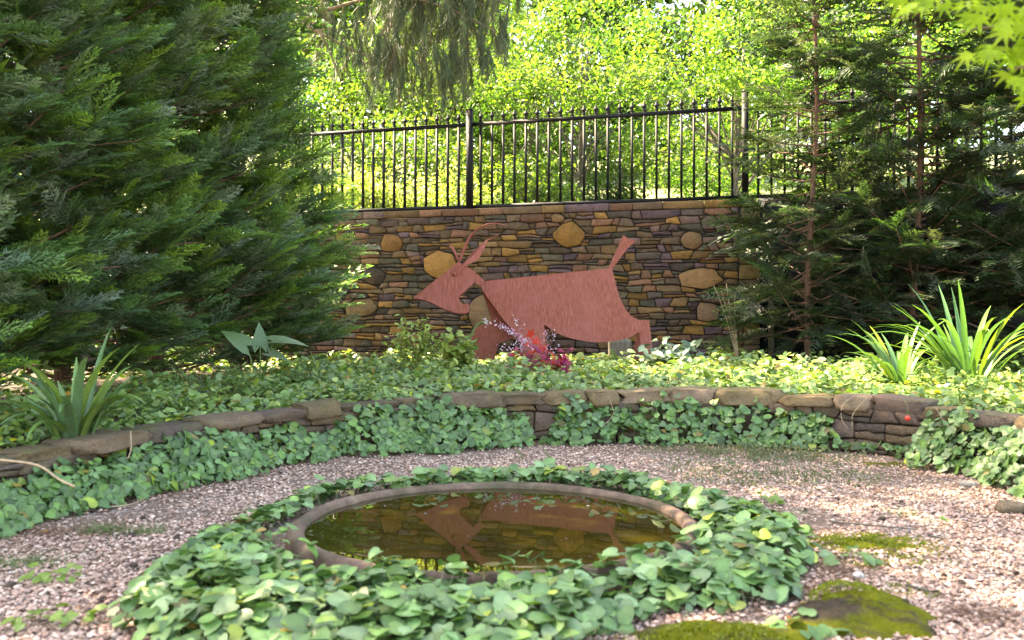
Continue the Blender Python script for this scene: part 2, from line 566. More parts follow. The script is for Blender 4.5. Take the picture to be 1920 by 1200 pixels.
def edge_normals(B):
    out = []
    for i in range(len(B)):
        a, b = B[i], B[(i + 1) % len(B)]
        dx, dy = b[0] - a[0], b[1] - a[1]
        l = math.hypot(dx, dy)
        out.append((dy / l, -dx / l))     # outward for anticlockwise polygons
    return out

def stone_geo(poly, proud, depth, r=rng, chamf=0.12, mind=0.012):
    """stone solid in (u, z, w), w towards the viewer; returns V, T"""
    q = []
    k = len(poly)
    for i in range(k):
        a, b, c = poly[i - 1], poly[i], poly[(i + 1) % k]
        la = math.hypot(a[0] - b[0], a[1] - b[1]); lc = math.hypot(c[0] - b[0], c[1] - b[1])
        if min(la, lc) < 0.008: 
            q.append(b); continue
        ca, cc = min(chamf * la, mind) / la, min(chamf * lc, mind) / lc
        q.append((b[0] + (a[0] - b[0]) * ca, b[1] + (a[1] - b[1]) * ca))
        q.append((b[0] + (c[0] - b[0]) * cc, b[1] + (c[1] - b[1]) * cc))
    q = np.array(q)
    n = len(q)
    c = q.mean(0)
    ext = q.max(0) - q.min(0)
    s = 1 - np.minimum(0.009 / np.maximum(ext / 2, 0.02), 0.45)
    inner = c + (q - c) * s + r.uniform(-0.003, 0.003, q.shape)
    tilt = r.uniform(-1, 1, 2) * np.array([0.06, 0.2])
    w1 = proud + (inner - c) @ tilt + r.uniform(-0.004, 0.004, n)
    w0 = proud - 0.010 + (q - c) @ tilt + r.uniform(-0.003, 0.003, n)
    V = np.vstack([np.c_[q, np.full(n, -depth)], np.c_[q, w0], np.c_[inner, w1], [[c[0], c[1], proud + r.uniform(-0.004, 0.010)]]])
    T = []
    for i in range(n):
        j = (i + 1) % n
        T += [(i, j, n + j), (i, n + j, n + i), (n + i, n + j, 2 * n + j), (n + i, 2 * n + j, 2 * n + i), (2 * n + i, 2 * n + j, 3 * n)]
    return V, np.array(T)

STONE_COLS = np.array([(0.118, 0.072, 0.042), (0.14, 0.085, 0.048), (0.098, 0.060, 0.038), (0.165, 0.092, 0.040), (0.125, 0.074, 0.060), (0.108, 0.066, 0.072), (0.088, 0.072, 0.048), (0.17, 0.080, 0.048), (0.22, 0.112, 0.034), (0.075, 0.054, 0.044)])
def stone_col(r=rng):
    return STONE_COLS[r.integers(len(STONE_COLS))] * r.uniform(0.65, 1.5)

# ------------------------------------------------------------------ the tall wall and its fence line
WD = np.array([0.9664, -0.2571]); WN = np.array([-0.2571, -0.9664])      # along the wall, towards the garden
W0 = np.array([0.0, 13.98])
FACE = 0.12
def wall_pt(V):
    """(u, z, w) -> world"""
    V = np.asarray(V, float)
    xy = W0 + V[:, :1] * WD + (V[:, 2:3] + FACE) * WN
    return np.c_[xy, V[:, 1]]
def wall_uz(px, py):
    t = (px - CX) / F
    w = W0 + FACE * WN
    # w + u*WD ; X = t*Y
    u = (t * w[1] - w[0]) / (WD[0] - t * WD[1])
    Y = w[1] + u * WD[1]
    return u, CAMZ - (py - HY) * Y / F

def box_tris():
    return np.array([(0, 2, 1), (0, 3, 2), (4, 5, 6), (4, 6, 7), (0, 1, 5), (0, 5, 4), (1, 2, 6), (1, 6, 5), (2, 3, 7), (2, 7, 6), (3, 0, 4), (3, 4, 7)])
def box_uzw(u0, u1, z0, z1, w0, w1):
    return np.array([(u0, z0, w0), (u1, z0, w0), (u1, z1, w0), (u0, z1, w0), (u0, z0, w1), (u1, z0, w1), (u1, z1, w1), (u0, z1, w1)])

UEND = wall_uz(1425, 500)[0]
WTOP = 2.875
wb = W0 + 0 * WD
tall = empty('garden_wall', (wb[0], wb[1], 0.4), 'tall brown rubble stone wall below the black fence', 'stone wall')
mobj('core', wall_pt(box_uzw(-16.0, UEND - 0.03, 0.3, WTOP - 0.06, -0.36, -0.03)), box_tris(), M['mortar'], tall)

def hull(pts):
    pts = sorted(pts)
    def half(seq):
        o = []
        for p in seq:
            while len(o) > 1 and (o[-1][0] - o[-2][0]) * (p[1] - o[-2][1]) - (o[-1][1] - o[-2][1]) * (p[0] - o[-2][0]) <= 0: o.pop()
            o.append(p)
        return o[:-1]
    return half(pts) + half(pts[::-1])
def boulder_poly(px, py, w, h, n=8, rot=0.0, r=rng, squ=1.0):
    pts = []
    for k in range(n):
        a = 2 * math.pi * (k + 0.5 + r.uniform(-0.33, 0.33)) / n + rot
        ca, sa = math.cos(a), math.sin(a)
        f = (abs(ca) ** 2.6 + abs(sa) ** 2.6) ** (-1 / 2.6) * r.uniform(0.84, 1.1)
        pts.append(wall_uz(px + ca * f * w / 2, py - sa * f * h / 2))
    return hull(pts)
BOULD = [(1067, 440, 60, 47, (0.27, 0.165, 0.045)), (735, 457, 44, 34, (0.24, 0.14, 0.05)), (828, 499, 62, 56, (0.38, 0.235, 0.075)), (699, 517, 46, 32, (0.07, 0.06, 0.05)),
         (903, 588, 46, 74, (0.25, 0.19, 0.12)), (678, 577, 62, 36, (0.19, 0.145, 0.075)), (1312, 522, 88, 38, (0.34, 0.23, 0.11)), (1296, 451, 42, 32, (0.26, 0.18, 0.10)),
         (1326, 585, 44, 36, (0.25, 0.18, 0.11)), (1045, 409, 24, 16, (0.25, 0.17, 0.09)), (1330, 418, 32, 26, (0.16, 0.11, 0.115))]
bpol = []
for (px, py, w, h, c) in BOULD:
    bpol.append(boulder_poly(px, py, w, h, 10))
QW = 0.31
stones = [(p, stone_col(), rng.uniform(0.0, 0.045)) for p in rubble(-4.0, UEND - QW, 0.35, WTOP - 0.12, 0.106, 0.14, 0.40, 0.007, bpol)]
for B, (px, py, w, h, c) in zip(bpol, BOULD):
    stones.append((B, np.array(c) * np.array([0.86, 0.68, 0.62]), 0.035))
z = 0.35
while z < WTOP - 0.13:                                   # squared corner blocks at the free end
    h = min(rng.uniform(0.11, 0.23), WTOP - 0.12 - z)
    uu = UEND - QW * rng.uniform(0.7, 1.0)
    if h > 0.04:
        stones.append(([(uu, z + 0.005), (UEND - 0.004, z + 0.005), (UEND - 0.004, z + h - 0.005), (uu, z + h - 0.005)], np.array([(0.15, 0.105, 0.05), (0.12, 0.085, 0.055), (0.18, 0.12, 0.05)][rng.integers(3)]), 0.012))
        if uu > UEND - QW + 0.05:
            stones.append(([(UEND - QW + 0.006, z + 0.005), (uu - 0.008, z + 0.005), (uu - 0.008, z + h - 0.008), (UEND - QW + 0.006, z + h - 0.005)], stone_col(), 0.008))
    z += h
u = -4.0
while u < UEND - 0.1:                                    # cap course
    l = min(rng.uniform(0.32, 0.72), UEND - u)
    t0, t1 = rng.uniform(-0.008, 0.006, 2)
    stones.append(([(u + 0.004, WTOP - 0.112), (u + l - 0.004, WTOP - 0.114), (u + l - 0.004, WTOP + t0), (u + 0.004, WTOP + t1)], stone_col() * 1.05, rng.uniform(0.02, 0.04)))
    u += l
stones.sort(key=lambda s: -poly_area(s[0]))
rest = Acc()
for k, (p, c, proud) in enumerate(stones):
    V, T = stone_geo(p, proud, 0.10)
    V = wall_pt(V)
    if k < 300:
        mobj('stone', V, T, M['stone'], tall, np.tile(c, (len(V), 1)))
    else:
        rest.add(V, T, c)
if rest.n: tag(rest.build('small_stones', M['stone'], tall), kind='stuff')

# dark screen that continues the boundary to the right, with a timber stake
def uz_box_obj(name, b, mat, parent=None):
    return mobj(name, wall_pt(box_uzw(*b)), box_tris(), mat, parent)
scr = empty('screen_fence', tuple(wall_pt([(UEND + 2, 0.6, -0.2)])[0]), 'dark navy screen panels under the fence behind the right hand conifers', 'screen')
uz_box_obj('rail', (UEND + 0.02, 10.0, 2.905, 2.955, -0.26, -0.185), M['iron'], scr)
pw = 1.2
for k in range(6):
    a = UEND - 0.026 + k * pw
    uz_box_obj('panel', (a + 0.0005, a + pw - 0.0005, 0.35, 2.90, -0.24, -0.20), M['screen'], scr)
stk = uz_box_obj('timber_stake', (UEND + 0.12, UEND + 0.20, 0.35, 1.95, -0.13, -0.05), M['timber'])
tag(stk, 'narrow timber stake standing against the navy screen beside the wall end', 'stake')

# iron fence
FZ0, FZ1, FTIP = 2.92, 4.25, 4.45
fe = empty('iron_fence', (W0[0], W0[1], WTOP), 'black spear topped metal fence standing on the stone wall', 'fence')
def fbox(name, u0, u1, z0, z1, hw, parent=fe):
    V = wall_pt(box_uzw(u0, u1, z0, z1, -hw - FACE, hw - FACE))
    return mobj(name, V, box_tris(), M['iron'], parent)
SP = 4.32
posts = [-0.71 + SP * k for k in (-1, 0, 1, 2)]
for u in posts:
    p = fbox('post', u - 0.048, u + 0.048, WTOP + 0.012, 4.48, 0.048)
    fbox('cap', u - 0.053, u + 0.053, 4.482, 4.503, 0.053, p)
finial = None
pk_me = None
def picket_mesh():
    a = 0.018
    V = np.array([(x, y, zz) for zz in (FZ0 + 0.01, FZ1 + 0.035) for x, y in ((-a, -a), (a, -a), (a, a), (-a, a))])
    q = box_tris()
    return V, q
def finial_mesh():
    prof = [(0.0, 0.018), (0.016, 0.034), (0.04, 0.02), (0.06, 0.022), (0.085, 0.05), (0.105, 0.028), (0.16, 0.006), (0.17, 0.0)]
    V, T = [], []
    sd_ = 6
    for (zz, rr) in prof:
        for k in range(sd_):
            an = 2 * math.pi * k / sd_
            V.append((rr * math.cos(an), rr * math.sin(an) * 0.6, zz))
    for a in range(len(prof) - 1):
        for k in range(sd_):
            i0, i1 = a * sd_ + k, a * sd_ + (k + 1) % sd_
            T += [(i0, i1, i1 + sd_), (i0, i1 + sd_, i0 + sd_)]
    return np.array(V), np.array(T)
pV, pT = picket_mesh(); fV, fT = finial_mesh()
pm = make_mesh('picket', pV, pT, M['iron']); fm = make_mesh('finial', fV, fT, M['iron'], smooth=True)
yaw = math.atan2(WD[1], WD[0])
for a, b in zip(posts[:-1], posts[1:]):
    fbox('rail', a + 0.05, b - 0.05, FZ0 - 0.026, FZ0 + 0.026, 0.024)
    fbox('rail', a + 0.05, b - 0.05, FZ1 - 0.028, FZ1 + 0.028, 0.024)
    n = 23
    for k in range(1, n):
        uu = a + (b - a) * k / n
        q = W0 + uu * WD
        o = bpy.data.objects.new('picket', pm); link(o, fe)
        o.location = (q[0], q[1], 0); o.rotation_euler = (0, 0, yaw)
        g = bpy.data.objects.new('finial', fm); COL.objects.link(g); g.parent = o
        g.location = (0, 0, FZ1 + 0.036)
        g.rotation_euler = (0, 0, rng.uniform(-0.1, 0.1))

# ------------------------------------------------------------------ low curved retaining wall
low = empty('retaining_wall', (0.2, 7.4, 0), 'low curved dry stone retaining wall around the gravel', 'stone wall')
def low_pt(V):
    V = np.asarray(V, float)
    P, T, Nn = path_at(V[:, 0])
    xy = P - Nn * V[:, 2:3]
    return np.c_[xy, V[:, 1] * hfac(P[:, 0])]
s0 = SARC[np.argmin(abs(PATH[:, 1] - 2.6) + (PATH[:, 0] > 0) * 99)]
s1 = SARC[np.argmin(abs(PATH[:, 1] - 3.4) + (PATH[:, 0] < 0) * 99)]
ns = 160
ss = np.linspace(s0, s1, ns)
core = []
for zz, w in ((0.0, -0.05), (0.36, -0.07), (0.36, -0.30), (0.0, -0.30)):
    core.append(low_pt(np.c_[ss, np.full(ns, zz), np.full(ns, w)]))
core = np.stack(core, 1).reshape(-1, 3)
cf = []
for k in range(ns - 1):
    for j in range(4):
        a, b = k * 4 + j, k * 4 + (j + 1) % 4
        cf.append((a, b, b + 4, a + 4))
mobj('core', core, np.array(cf), M['mortar'], low)
def copz(s):
    return 0.375 + 0.03 * np.sin(s * 0.9)
LOWC = np.array([(0.16, 0.108, 0.072), (0.125, 0.088, 0.060), (0.19, 0.13, 0.09), (0.14, 0.095, 0.076), (0.17, 0.118, 0.066), (0.12, 0.09, 0.072)])
for p in rubble(s0, s1, 0.0, 0.37, 0.115, 0.15, 0.36, 0.006, split=0.25):
    V, T = stone_geo(p, rng.uniform(0, 0.035), 0.1)
    mobj('stone', low_pt(V), T, M['stone'], low, np.tile(LOWC[rng.integers(6)] * rng.uniform(0.75, 1.15), (len(V), 1)))

def ico(sub):
    bm = bmesh.new(); bmesh.ops.create_icosphere(bm, subdivisions=sub, radius=1)
    V = np.array([v.co[:] for v in bm.verts]); T = np.array([[v.index for v in f.verts] for f in bm.faces]); bm.free()
    return V, T
ICO1, ICO2, ICO3 = ico(1), ico(2), ico(3)
def rough_block(l, h, w, r=rng, box=0.30, amp=0.085, base=ICO3):
    V, T = base
    V = np.sign(V) * np.abs(V) ** box
    s = r.uniform(0, 20, 3)
    n = np.stack([np.sin(V[:, 1] * 2.7 + s[0]) + np.sin(V[:, 2] * 3.9 + V[:, 0] * 2.1 + s[1]), np.sin(V[:, 0] * 3.1 + s[1]) + np.sin(V[:, 2] * 2.3 + s[2]), np.sin(V[:, 0] * 4.3 + s[2]) + np.sin(V[:, 1] * 3.3 + V[:, 0] + s[0])], -1)
    V = V + n * amp + r.normal(0, 0.03, V.shape)
    return V * np.array([l / 2, w / 2, h / 2]) , T
s = s0
while s < s1:
    l = rng.uniform(0.26, 0.56)
    y_ = path_at(s)[0][1]
    if y_ < 6 and path_at(s)[0][0] < 0: l = rng.uniform(0.34, 0.58)
    V, T = rough_block(l * 1.02, rng.uniform(0.085, 0.145), rng.uniform(0.26, 0.36))
    d = np.c_[s + l / 2 + V[:, 0], V[:, 2] + 0.395 + rng.uniform(-0.015, 0.02) + V[:, 0] * rng.uniform(-0.05, 0.05), 0.035 - 0.15 - V[:, 1] + rng.uniform(-0.015, 0.03)]
    mobj('coping_stone', low_pt(d), T, M['coping'], low, np.tile(LOWC[rng.integers(6)] * rng.uniform(0.85, 1.25), (len(V), 1)), smooth=False)
    s += l

# ------------------------------------------------------------------ pond basin
PC = np.array([-0.088, 4.34])
pond = empty('stone_basin', (PC[0], PC[1], 0), 'round concrete basin sunk in the gravel and filled with dark water', 'basin')
prof = [(1.01, -0.05), (1.0, 0.03), (0.992, 0.056), (0.978, 0.069), (0.958, 0.073), (0.938, 0.069), (0.924, 0.057), (0.918, 0.03), (0.905, -0.05), (0.82, -0.30)]
nseg = 96
V = []
for (r_, z_) in prof:
    for k in range(nseg):
        a = 2 * math.pi * k / nseg
        w = 0.005 * math.sin(3 * a + r_ * 9) + 0.003 * math.sin(11 * a + z_ * 40) + rng.normal(0, 0.0022)
        V.append((PC[0] + (r_ + w) * math.cos(a), PC[1] + (r_ + w) * math.sin(a), z_ + 0.003 * math.sin(5 * a + 1)))
T = []
for a in range(len(prof) - 1):
    for k in range(nseg):
        i0, i1 = a * nseg + k, a * nseg + (k + 1) % nseg
        T.append((i0, i1, i1 + nseg, i0 + nseg))
mobj('rim', V, T, M['basin'], pond, smooth=True)
c0 = len(V) - nseg
V2 = np.vstack([np.array(V)[c0:], [[PC[0], PC[1], -0.32]]])
mobj('floor', V2, [(k, (k + 1) % nseg, nseg) for k in range(nseg)], M['basin'], pond)
a = np.linspace(0, 2 * math.pi, nseg, endpoint=False)
wv = np.vstack([np.c_[PC[0] + 0.9175 * np.cos(a), PC[1] + 0.9175 * np.sin(a), np.full(nseg, 0.042)], [[PC[0], PC[1], 0.042]]])
wat = mobj('water', wv, [(k, (k + 1) % nseg, nseg) for k in range(nseg)], M['water'])
tag(wat, 'still olive brown water in the round basin reflecting the wall', 'water', kind='structure')

# ------------------------------------------------------------------ goat
gY = 11.15
goat = empty('goat_sculpture', tuple(at(1060, 672, gY)), 'flat cut goat sculpture of rusted red steel plate in front of the stone wall', 'sculpture')
def gz(zx, zy): return (740 + zx * 0.27083, 400 + zy * 0.27083)
def plane_pts(pts, Yr, k=0.0, ztop=2.0, kx=0.0, x0=0.0):
    """points of the picture put on a plate leaning by k and turned by kx"""
    out = []
    for (zx, zy) in pts:
        px, py = gz(zx, zy)
        a, b = (px - CX) / F, -(py - HY) / F
        Y = (Yr - k * (ztop - CAMZ) - kx * x0) / (1 - k * b - kx * a)
        out.append((a * Y, Y, CAMZ + b * Y))
    return np.array(out)
def plate(name, P3, thick, mat, parent, n=None, off=0.0):
    """flat outline -> solid steel plate"""
    bm = bmesh.new()
    c = P3.mean(0)
    nrm = n
    if nrm is None:
        nrm = np.zeros(3)
        for i in range(len(P3)): nrm += np.cross(P3[i] - c, P3[(i + 1) % len(P3)] - c)
        nrm = unit(nrm)
        if nrm[1] > 0: nrm = -nrm
    f = [bm.verts.new(p + nrm * (off + thick / 2)) for p in P3]
    b = [bm.verts.new(p + nrm * (off - thick / 2)) for p in P3]
    bm.faces.new(f); bm.faces.new(b[::-1])
    for i in range(len(P3)):
        j = (i + 1) % len(P3)
        bm.faces.new((f[j], f[i], b[i], b[j]))
    bmesh.ops.recalc_face_normals(bm, faces=bm.faces)
    bmesh.ops.triangulate(bm, faces=[q for q in bm.faces if len(q.verts) > 4], ngon_method='EAR_CLIP')
    me = bpy.data.meshes.new(name); bm.to_mesh(me); bm.free()
    me.materials.append(mat)
    return link(bpy.data.objects.new(name, me), parent)
def curve(pts, n=5):
    """smooth an open run of points"""
    return [tuple(p) for p in catmull(np.array(pts, float), n)]
belly = curve([(1035, 770), (1130, 832), (1250, 873), (1400, 893), (1550, 880), (1640, 852), (1692, 822)])
rump = curve([(1690, 738), (1628, 700), (1578, 625), (1542, 530), (1505, 383)])
flank = [(625, 474), (580, 484), (640, 580), (745, 725), (860, 862), (905, 1000), (1066, 1020), (1050, 900)] + belly + [(1708, 930), (1722, 1045), (1795, 1050), (1780, 900), (1762, 740)] + rump
zt = at(*gz(1060, 430), gY)[2]
kA = 0.14
plate('flank', plane_pts(flank, gY, kA, zt), 0.009, M['rust'], goat)
belly2 = [(x - 10, y - 4) for x, y in belly]
flank2 = [(625, 476), (586, 490), (640, 640), (672, 745), (560, 800), (505, 905), (470, 1010), (690, 1015), (720, 900), (860, 855), (1000, 800)] + belly2[3:] + [(1655, 940), (1660, 1030), (1730, 1030), (1716, 900), (1700, 745)] + rump
plate('flank', plane_pts(flank2, gY + 0.08, -kA, zt), 0.009, M['rust'], goat)
rt = plane_pts([(625, 474), (1505, 383)], gY, kA, zt)
rb = plane_pts([(625, 474), (1505, 383)], gY + 0.08, -kA, zt)
plate('ridge', np.array([rt[0], rt[1], rb[1], rb[0]]) + np.array([0, 0, 0.006]), 0.009, M['rust'], goat, np.array([0, 0, 1.0]))
nk = plane_pts([(505, 372), (548, 400), (622, 468), (590, 500), (548, 478)], gY - 0.35, 0.0, zt, 0.55, -0.33)
plate('neck', nk, 0.009, M['rust'], goat)
head = [(128, 585), (440, 335), (505, 366)] + curve([(540, 430), (553, 462), (548, 482), (485, 540), (450, 572), (446, 602), (470, 626), (503, 628), (516, 645), (510, 676), (482, 690), (420, 686), (330, 656), (250, 616), (190, 596)], 4)
hY = 10.55
plate('head', plane_pts(head, hY, 0.06, zt), 0.009, M['rust'], goat)
plate('head', plane_pts([(x + 2, y + 8) for x, y in head], hY + 0.22, -0.10, zt), 0.009, M['rust'], goat)
h1 = plane_pts([(150, 567), (440, 335), (505, 366)], hY, 0.06, zt); h2 = plane_pts([(152, 575), (442, 343), (507, 374)], hY + 0.22, -0.10, zt)
hv = np.vstack([h1, h2])
mobj('forehead', hv, [(0, 1, 4), (0, 4, 3), (1, 2, 5), (1, 5, 4)], M['rust'], goat)
eye = Acc(); e0 = plane_pts([(415, 418)], hY, 0.06, zt)[0]
tube(eye, [e0 + (0, 0.01, 0), e0 + (0, -0.045, -0.004)], [0.023, 0.023], (1, 1, 1), 10)
eye.build('eye', M['rust'], goat)
def ribbon(name, pts, widths, Ys, parent, twist=None, thick=0.007):
    """curved, tapering steel strip; pts in picture units, one depth each"""
    P = np.array([plane_pts([p], y)[0] for p, y in zip(pts, Ys)])
    P = np.stack([catmull(P, 5)[:, i] for i in range(3)], -1)
    n = len(P)
    w = np.interp(np.linspace(0, 1, n), np.linspace(0, 1, len(widths)), widths)
    t = unit(np.gradient(P, axis=0))
    tw = np.interp(np.linspace(0, 1, n), np.linspace(0, 1, len(twist)), twist) if twist is not None else np.zeros(n)
    a = unit(np.cross(t, [0, 1.0, 0])); b = np.cross(t, a)
    side = np.cos(tw)[:, None] * a + np.sin(tw)[:, None] * b
    nn = np.cross(t, side)
    V = np.stack([P + side * w[:, None] + nn * thick / 2, P - side * w[:, None] + nn * thick / 2, P - side * w[:, None] - nn * thick / 2, P + side * w[:, None] - nn * thick / 2], 1).reshape(-1, 3)
    Q = []
    for k in range(n - 1):
        for j in range(4):
            Q.append((k * 4 + j, k * 4 + (j + 1) % 4, k * 4 + 4 + (j + 1) % 4, k * 4 + 4 + j))
    return mobj(name, V, Q, M['rust'], parent)
plate('ear', plane_pts(curve([(440, 398), (462, 372), (495, 335), (545, 285), (600, 225), (636, 192), (640, 200), (610, 262), (575, 320), (530, 346), (490, 362), (455, 396)], 3), hY - 0.03, 0.1, zt, 0.3, -0.5), 0.008, M['rust'], goat)
ribbon('ear', [(440, 325), (424, 285), (402, 245), (378, 225), (368, 206)], [0.014, 0.026, 0.019, 0.014, 0.002], [hY + .12, hY + .1, hY + .06, hY + .04, hY + .0], goat, [0.3, 1.2, 0.4, 1.5, 1.0])
ribbon('horn', [(448, 335), (478, 255), (515, 175), (560, 120), (625, 82), (690, 70), (772, 82)], [0.016, 0.018, 0.016, 0.013, 0.010, 0.007, 0.002], [hY + .14, hY + .12, hY + .1, hY + .08, hY + .08, hY + .1, hY + .12], goat, [0.1, 0.4, 0.7, 1.0, 1.2, 1.0, 0.8])
ribbon('horn', [(470, 362), (530, 290), (590, 230), (640, 190), (685, 165), (722, 142)], [0.010, 0.011, 0.010, 0.008, 0.005, 0.002], [hY + .05, hY + .06, hY + .08, hY + .1, hY + .12, hY + .12], goat, [0.1, 0.3, 0.5, 1.0, 1.2, 1.2])
plate('tail', plane_pts([(1478, 384), (1506, 384), (1555, 318), (1612, 245), (1675, 180), (1652, 184), (1630, 180), (1606, 167), (1584, 150), (1548, 226)], gY + 0.03, -0.08, zt), 0.009, M['rust'], goat)

# grey post behind the hind leg
bp = at(1162, 672, 12.3)
V, T = rough_block(0.32, 0.44, 0.2, box=0.3, amp=0.03)
st = mobj('timber_block', V + np.array([bp[0], bp[1], 0.60]), T, M['timber'], smooth=False)
tag(st, 'weathered grey timber block behind the goat sculpture beside its hind leg', 'timber block')

# ------------------------------------------------------------------ leaf templates
def tmpl(pts, faces): return np.array(pts, float), np.array(faces, int)
def heart():
    half = [(-0.15, 0.20), (-0.13, 0.42), (0.12, 0.56), (0.46, 0.52), (0.79, 0.31)]
    mid = [(0.0, 0.0), (0.30, 0.0), (0.66, 0.0), (0.96, 0.0)]
    def zz(x, y): return 0.30 * abs(y) - 0.22 * max(x, 0) ** 2 - 0.35 * max(abs(y) - 0.35, 0) - 0.05 * (x < 0)
    V = [(x, y, zz(x, y)) for x, y in mid] + [(x, y, zz(x, y)) for x, y in half] + [(x, -y, zz(x, y)) for x, y in half]
    T = []
    for o, s in ((4, 1), (9, -1)):
        f = [(0, o + 1, o), (0, o + 2, o + 1), (0, 1, o + 2), (1, o + 3, o + 2), (1, 2, o + 3), (2, o + 4, o + 3), (2, 3, o + 4)]
        T += [t if s > 0 else t[::-1] for t in f]
    return tmpl(V, T)
HEART = heart()
HEART_T = np.array([1.22] * 4 + [0.9, 0.86, 0.92, 0.9, 0.95] * 2)[:, None]
OVAL = tmpl([(0, 0, 0), (0.45, 0.0, 0.02), (1, 0, -0.12), (0.2, 0.2, 0.05), (0.62, 0.2, 0.03), (0.2, -0.2, 0.05), (0.62, -0.2, 0.03)],
            [(0, 1, 3), (1, 4, 3), (1, 2, 4), (0, 5, 1), (1, 5, 6), (1, 6, 2)])
DIAM = tmpl([(0, 0, 0), (0.5, 0.26, 0.06), (1, 0, -0.06), (0.5, -0.26, 0.06)], [(0, 2, 1), (0, 3, 2)])
def star(n=7):
    V = [(0.28, 0, 0)]; T = []
    angs = np.linspace(-125, 125, n); ln = [0.42, 0.62, 0.82, 0.95, 0.82, 0.62, 0.42] if n == 7 else [0.55, 0.8, 0.95, 0.8, 0.55]
    V.append((0.14, 0, 0))
    for k in range(n):
        a = R(angs[k]); V.append((0.28 + ln[k] * 0.72 * math.cos(a), ln[k] * 0.72 * math.sin(a), -0.10 * ln[k]))
        if k < n - 1:
            m = R((angs[k] + angs[k + 1]) / 2); V.append((0.28 + 0.20 * math.cos(m), 0.20 * math.sin(m), 0.03))
    for k in range(2, len(V) - 1): T.append((0, k, k + 1))
    T += [(0, 1, 2), (0, len(V) - 1, 1)]
    return tmpl(V, T)
STAR = star(7)
def spray(nl=10, sub=2, w=0.032, droop=0.18, ang=36, sw=0.40):
    V, T, c = [], [], []
    sr = np.random.default_rng(nl * 10 + sub)
    def tri(p, d, l, wd, c0, c1):
        d = unit(d); s = np.cross([0, 0, 1.0], d); s = unit(s)
        an = sr.uniform(-0.9, 0.9); s = s * math.cos(an) + np.cross(d, s) * math.sin(an)
        g = sr.uniform(0.55, 1.4); c0, c1 = c0 * g, c1 * g
        i = len(V)
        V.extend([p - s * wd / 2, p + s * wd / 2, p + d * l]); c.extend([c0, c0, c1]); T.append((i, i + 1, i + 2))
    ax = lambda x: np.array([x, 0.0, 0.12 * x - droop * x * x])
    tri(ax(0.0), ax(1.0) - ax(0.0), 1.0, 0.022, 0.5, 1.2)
    for k in range(nl):
        x = 0.06 + 0.88 * k / (nl - 1)
        l = sw * (1 - x) ** 0.75 * (0.55 + 0.45 * min(1, x * 4)) + 0.07
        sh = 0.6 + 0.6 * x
        for s in (1, -1):
            a = R(ang + (6 if k % 2 else -6))
            d = np.array([math.cos(a), s * math.sin(a), 0.05 - 0.10 * (k % 3)])
            p = ax(x)
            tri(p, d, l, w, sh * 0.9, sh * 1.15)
            for j in range(sub):
                q = p + unit(d) * l * (0.28 + 0.36 * j)
                for s2 in (1, -1):
                    a2 = a + s2 * R(32)
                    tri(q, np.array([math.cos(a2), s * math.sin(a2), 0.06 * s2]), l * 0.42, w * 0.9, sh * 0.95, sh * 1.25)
    return np.array(V), np.array(T), np.array(c)[:, None]
SPRAY = spray(12, 2, 0.027, 0.16, 33, 0.40)
SPRAY_S = spray(6, 0, 0.075)
SPRAY_O = spray(9, 1, 0.036, 0.28, 42, 0.44)

def rand_unit(n, r=rng):
    return unit(r.normal(size=(n, 3)))

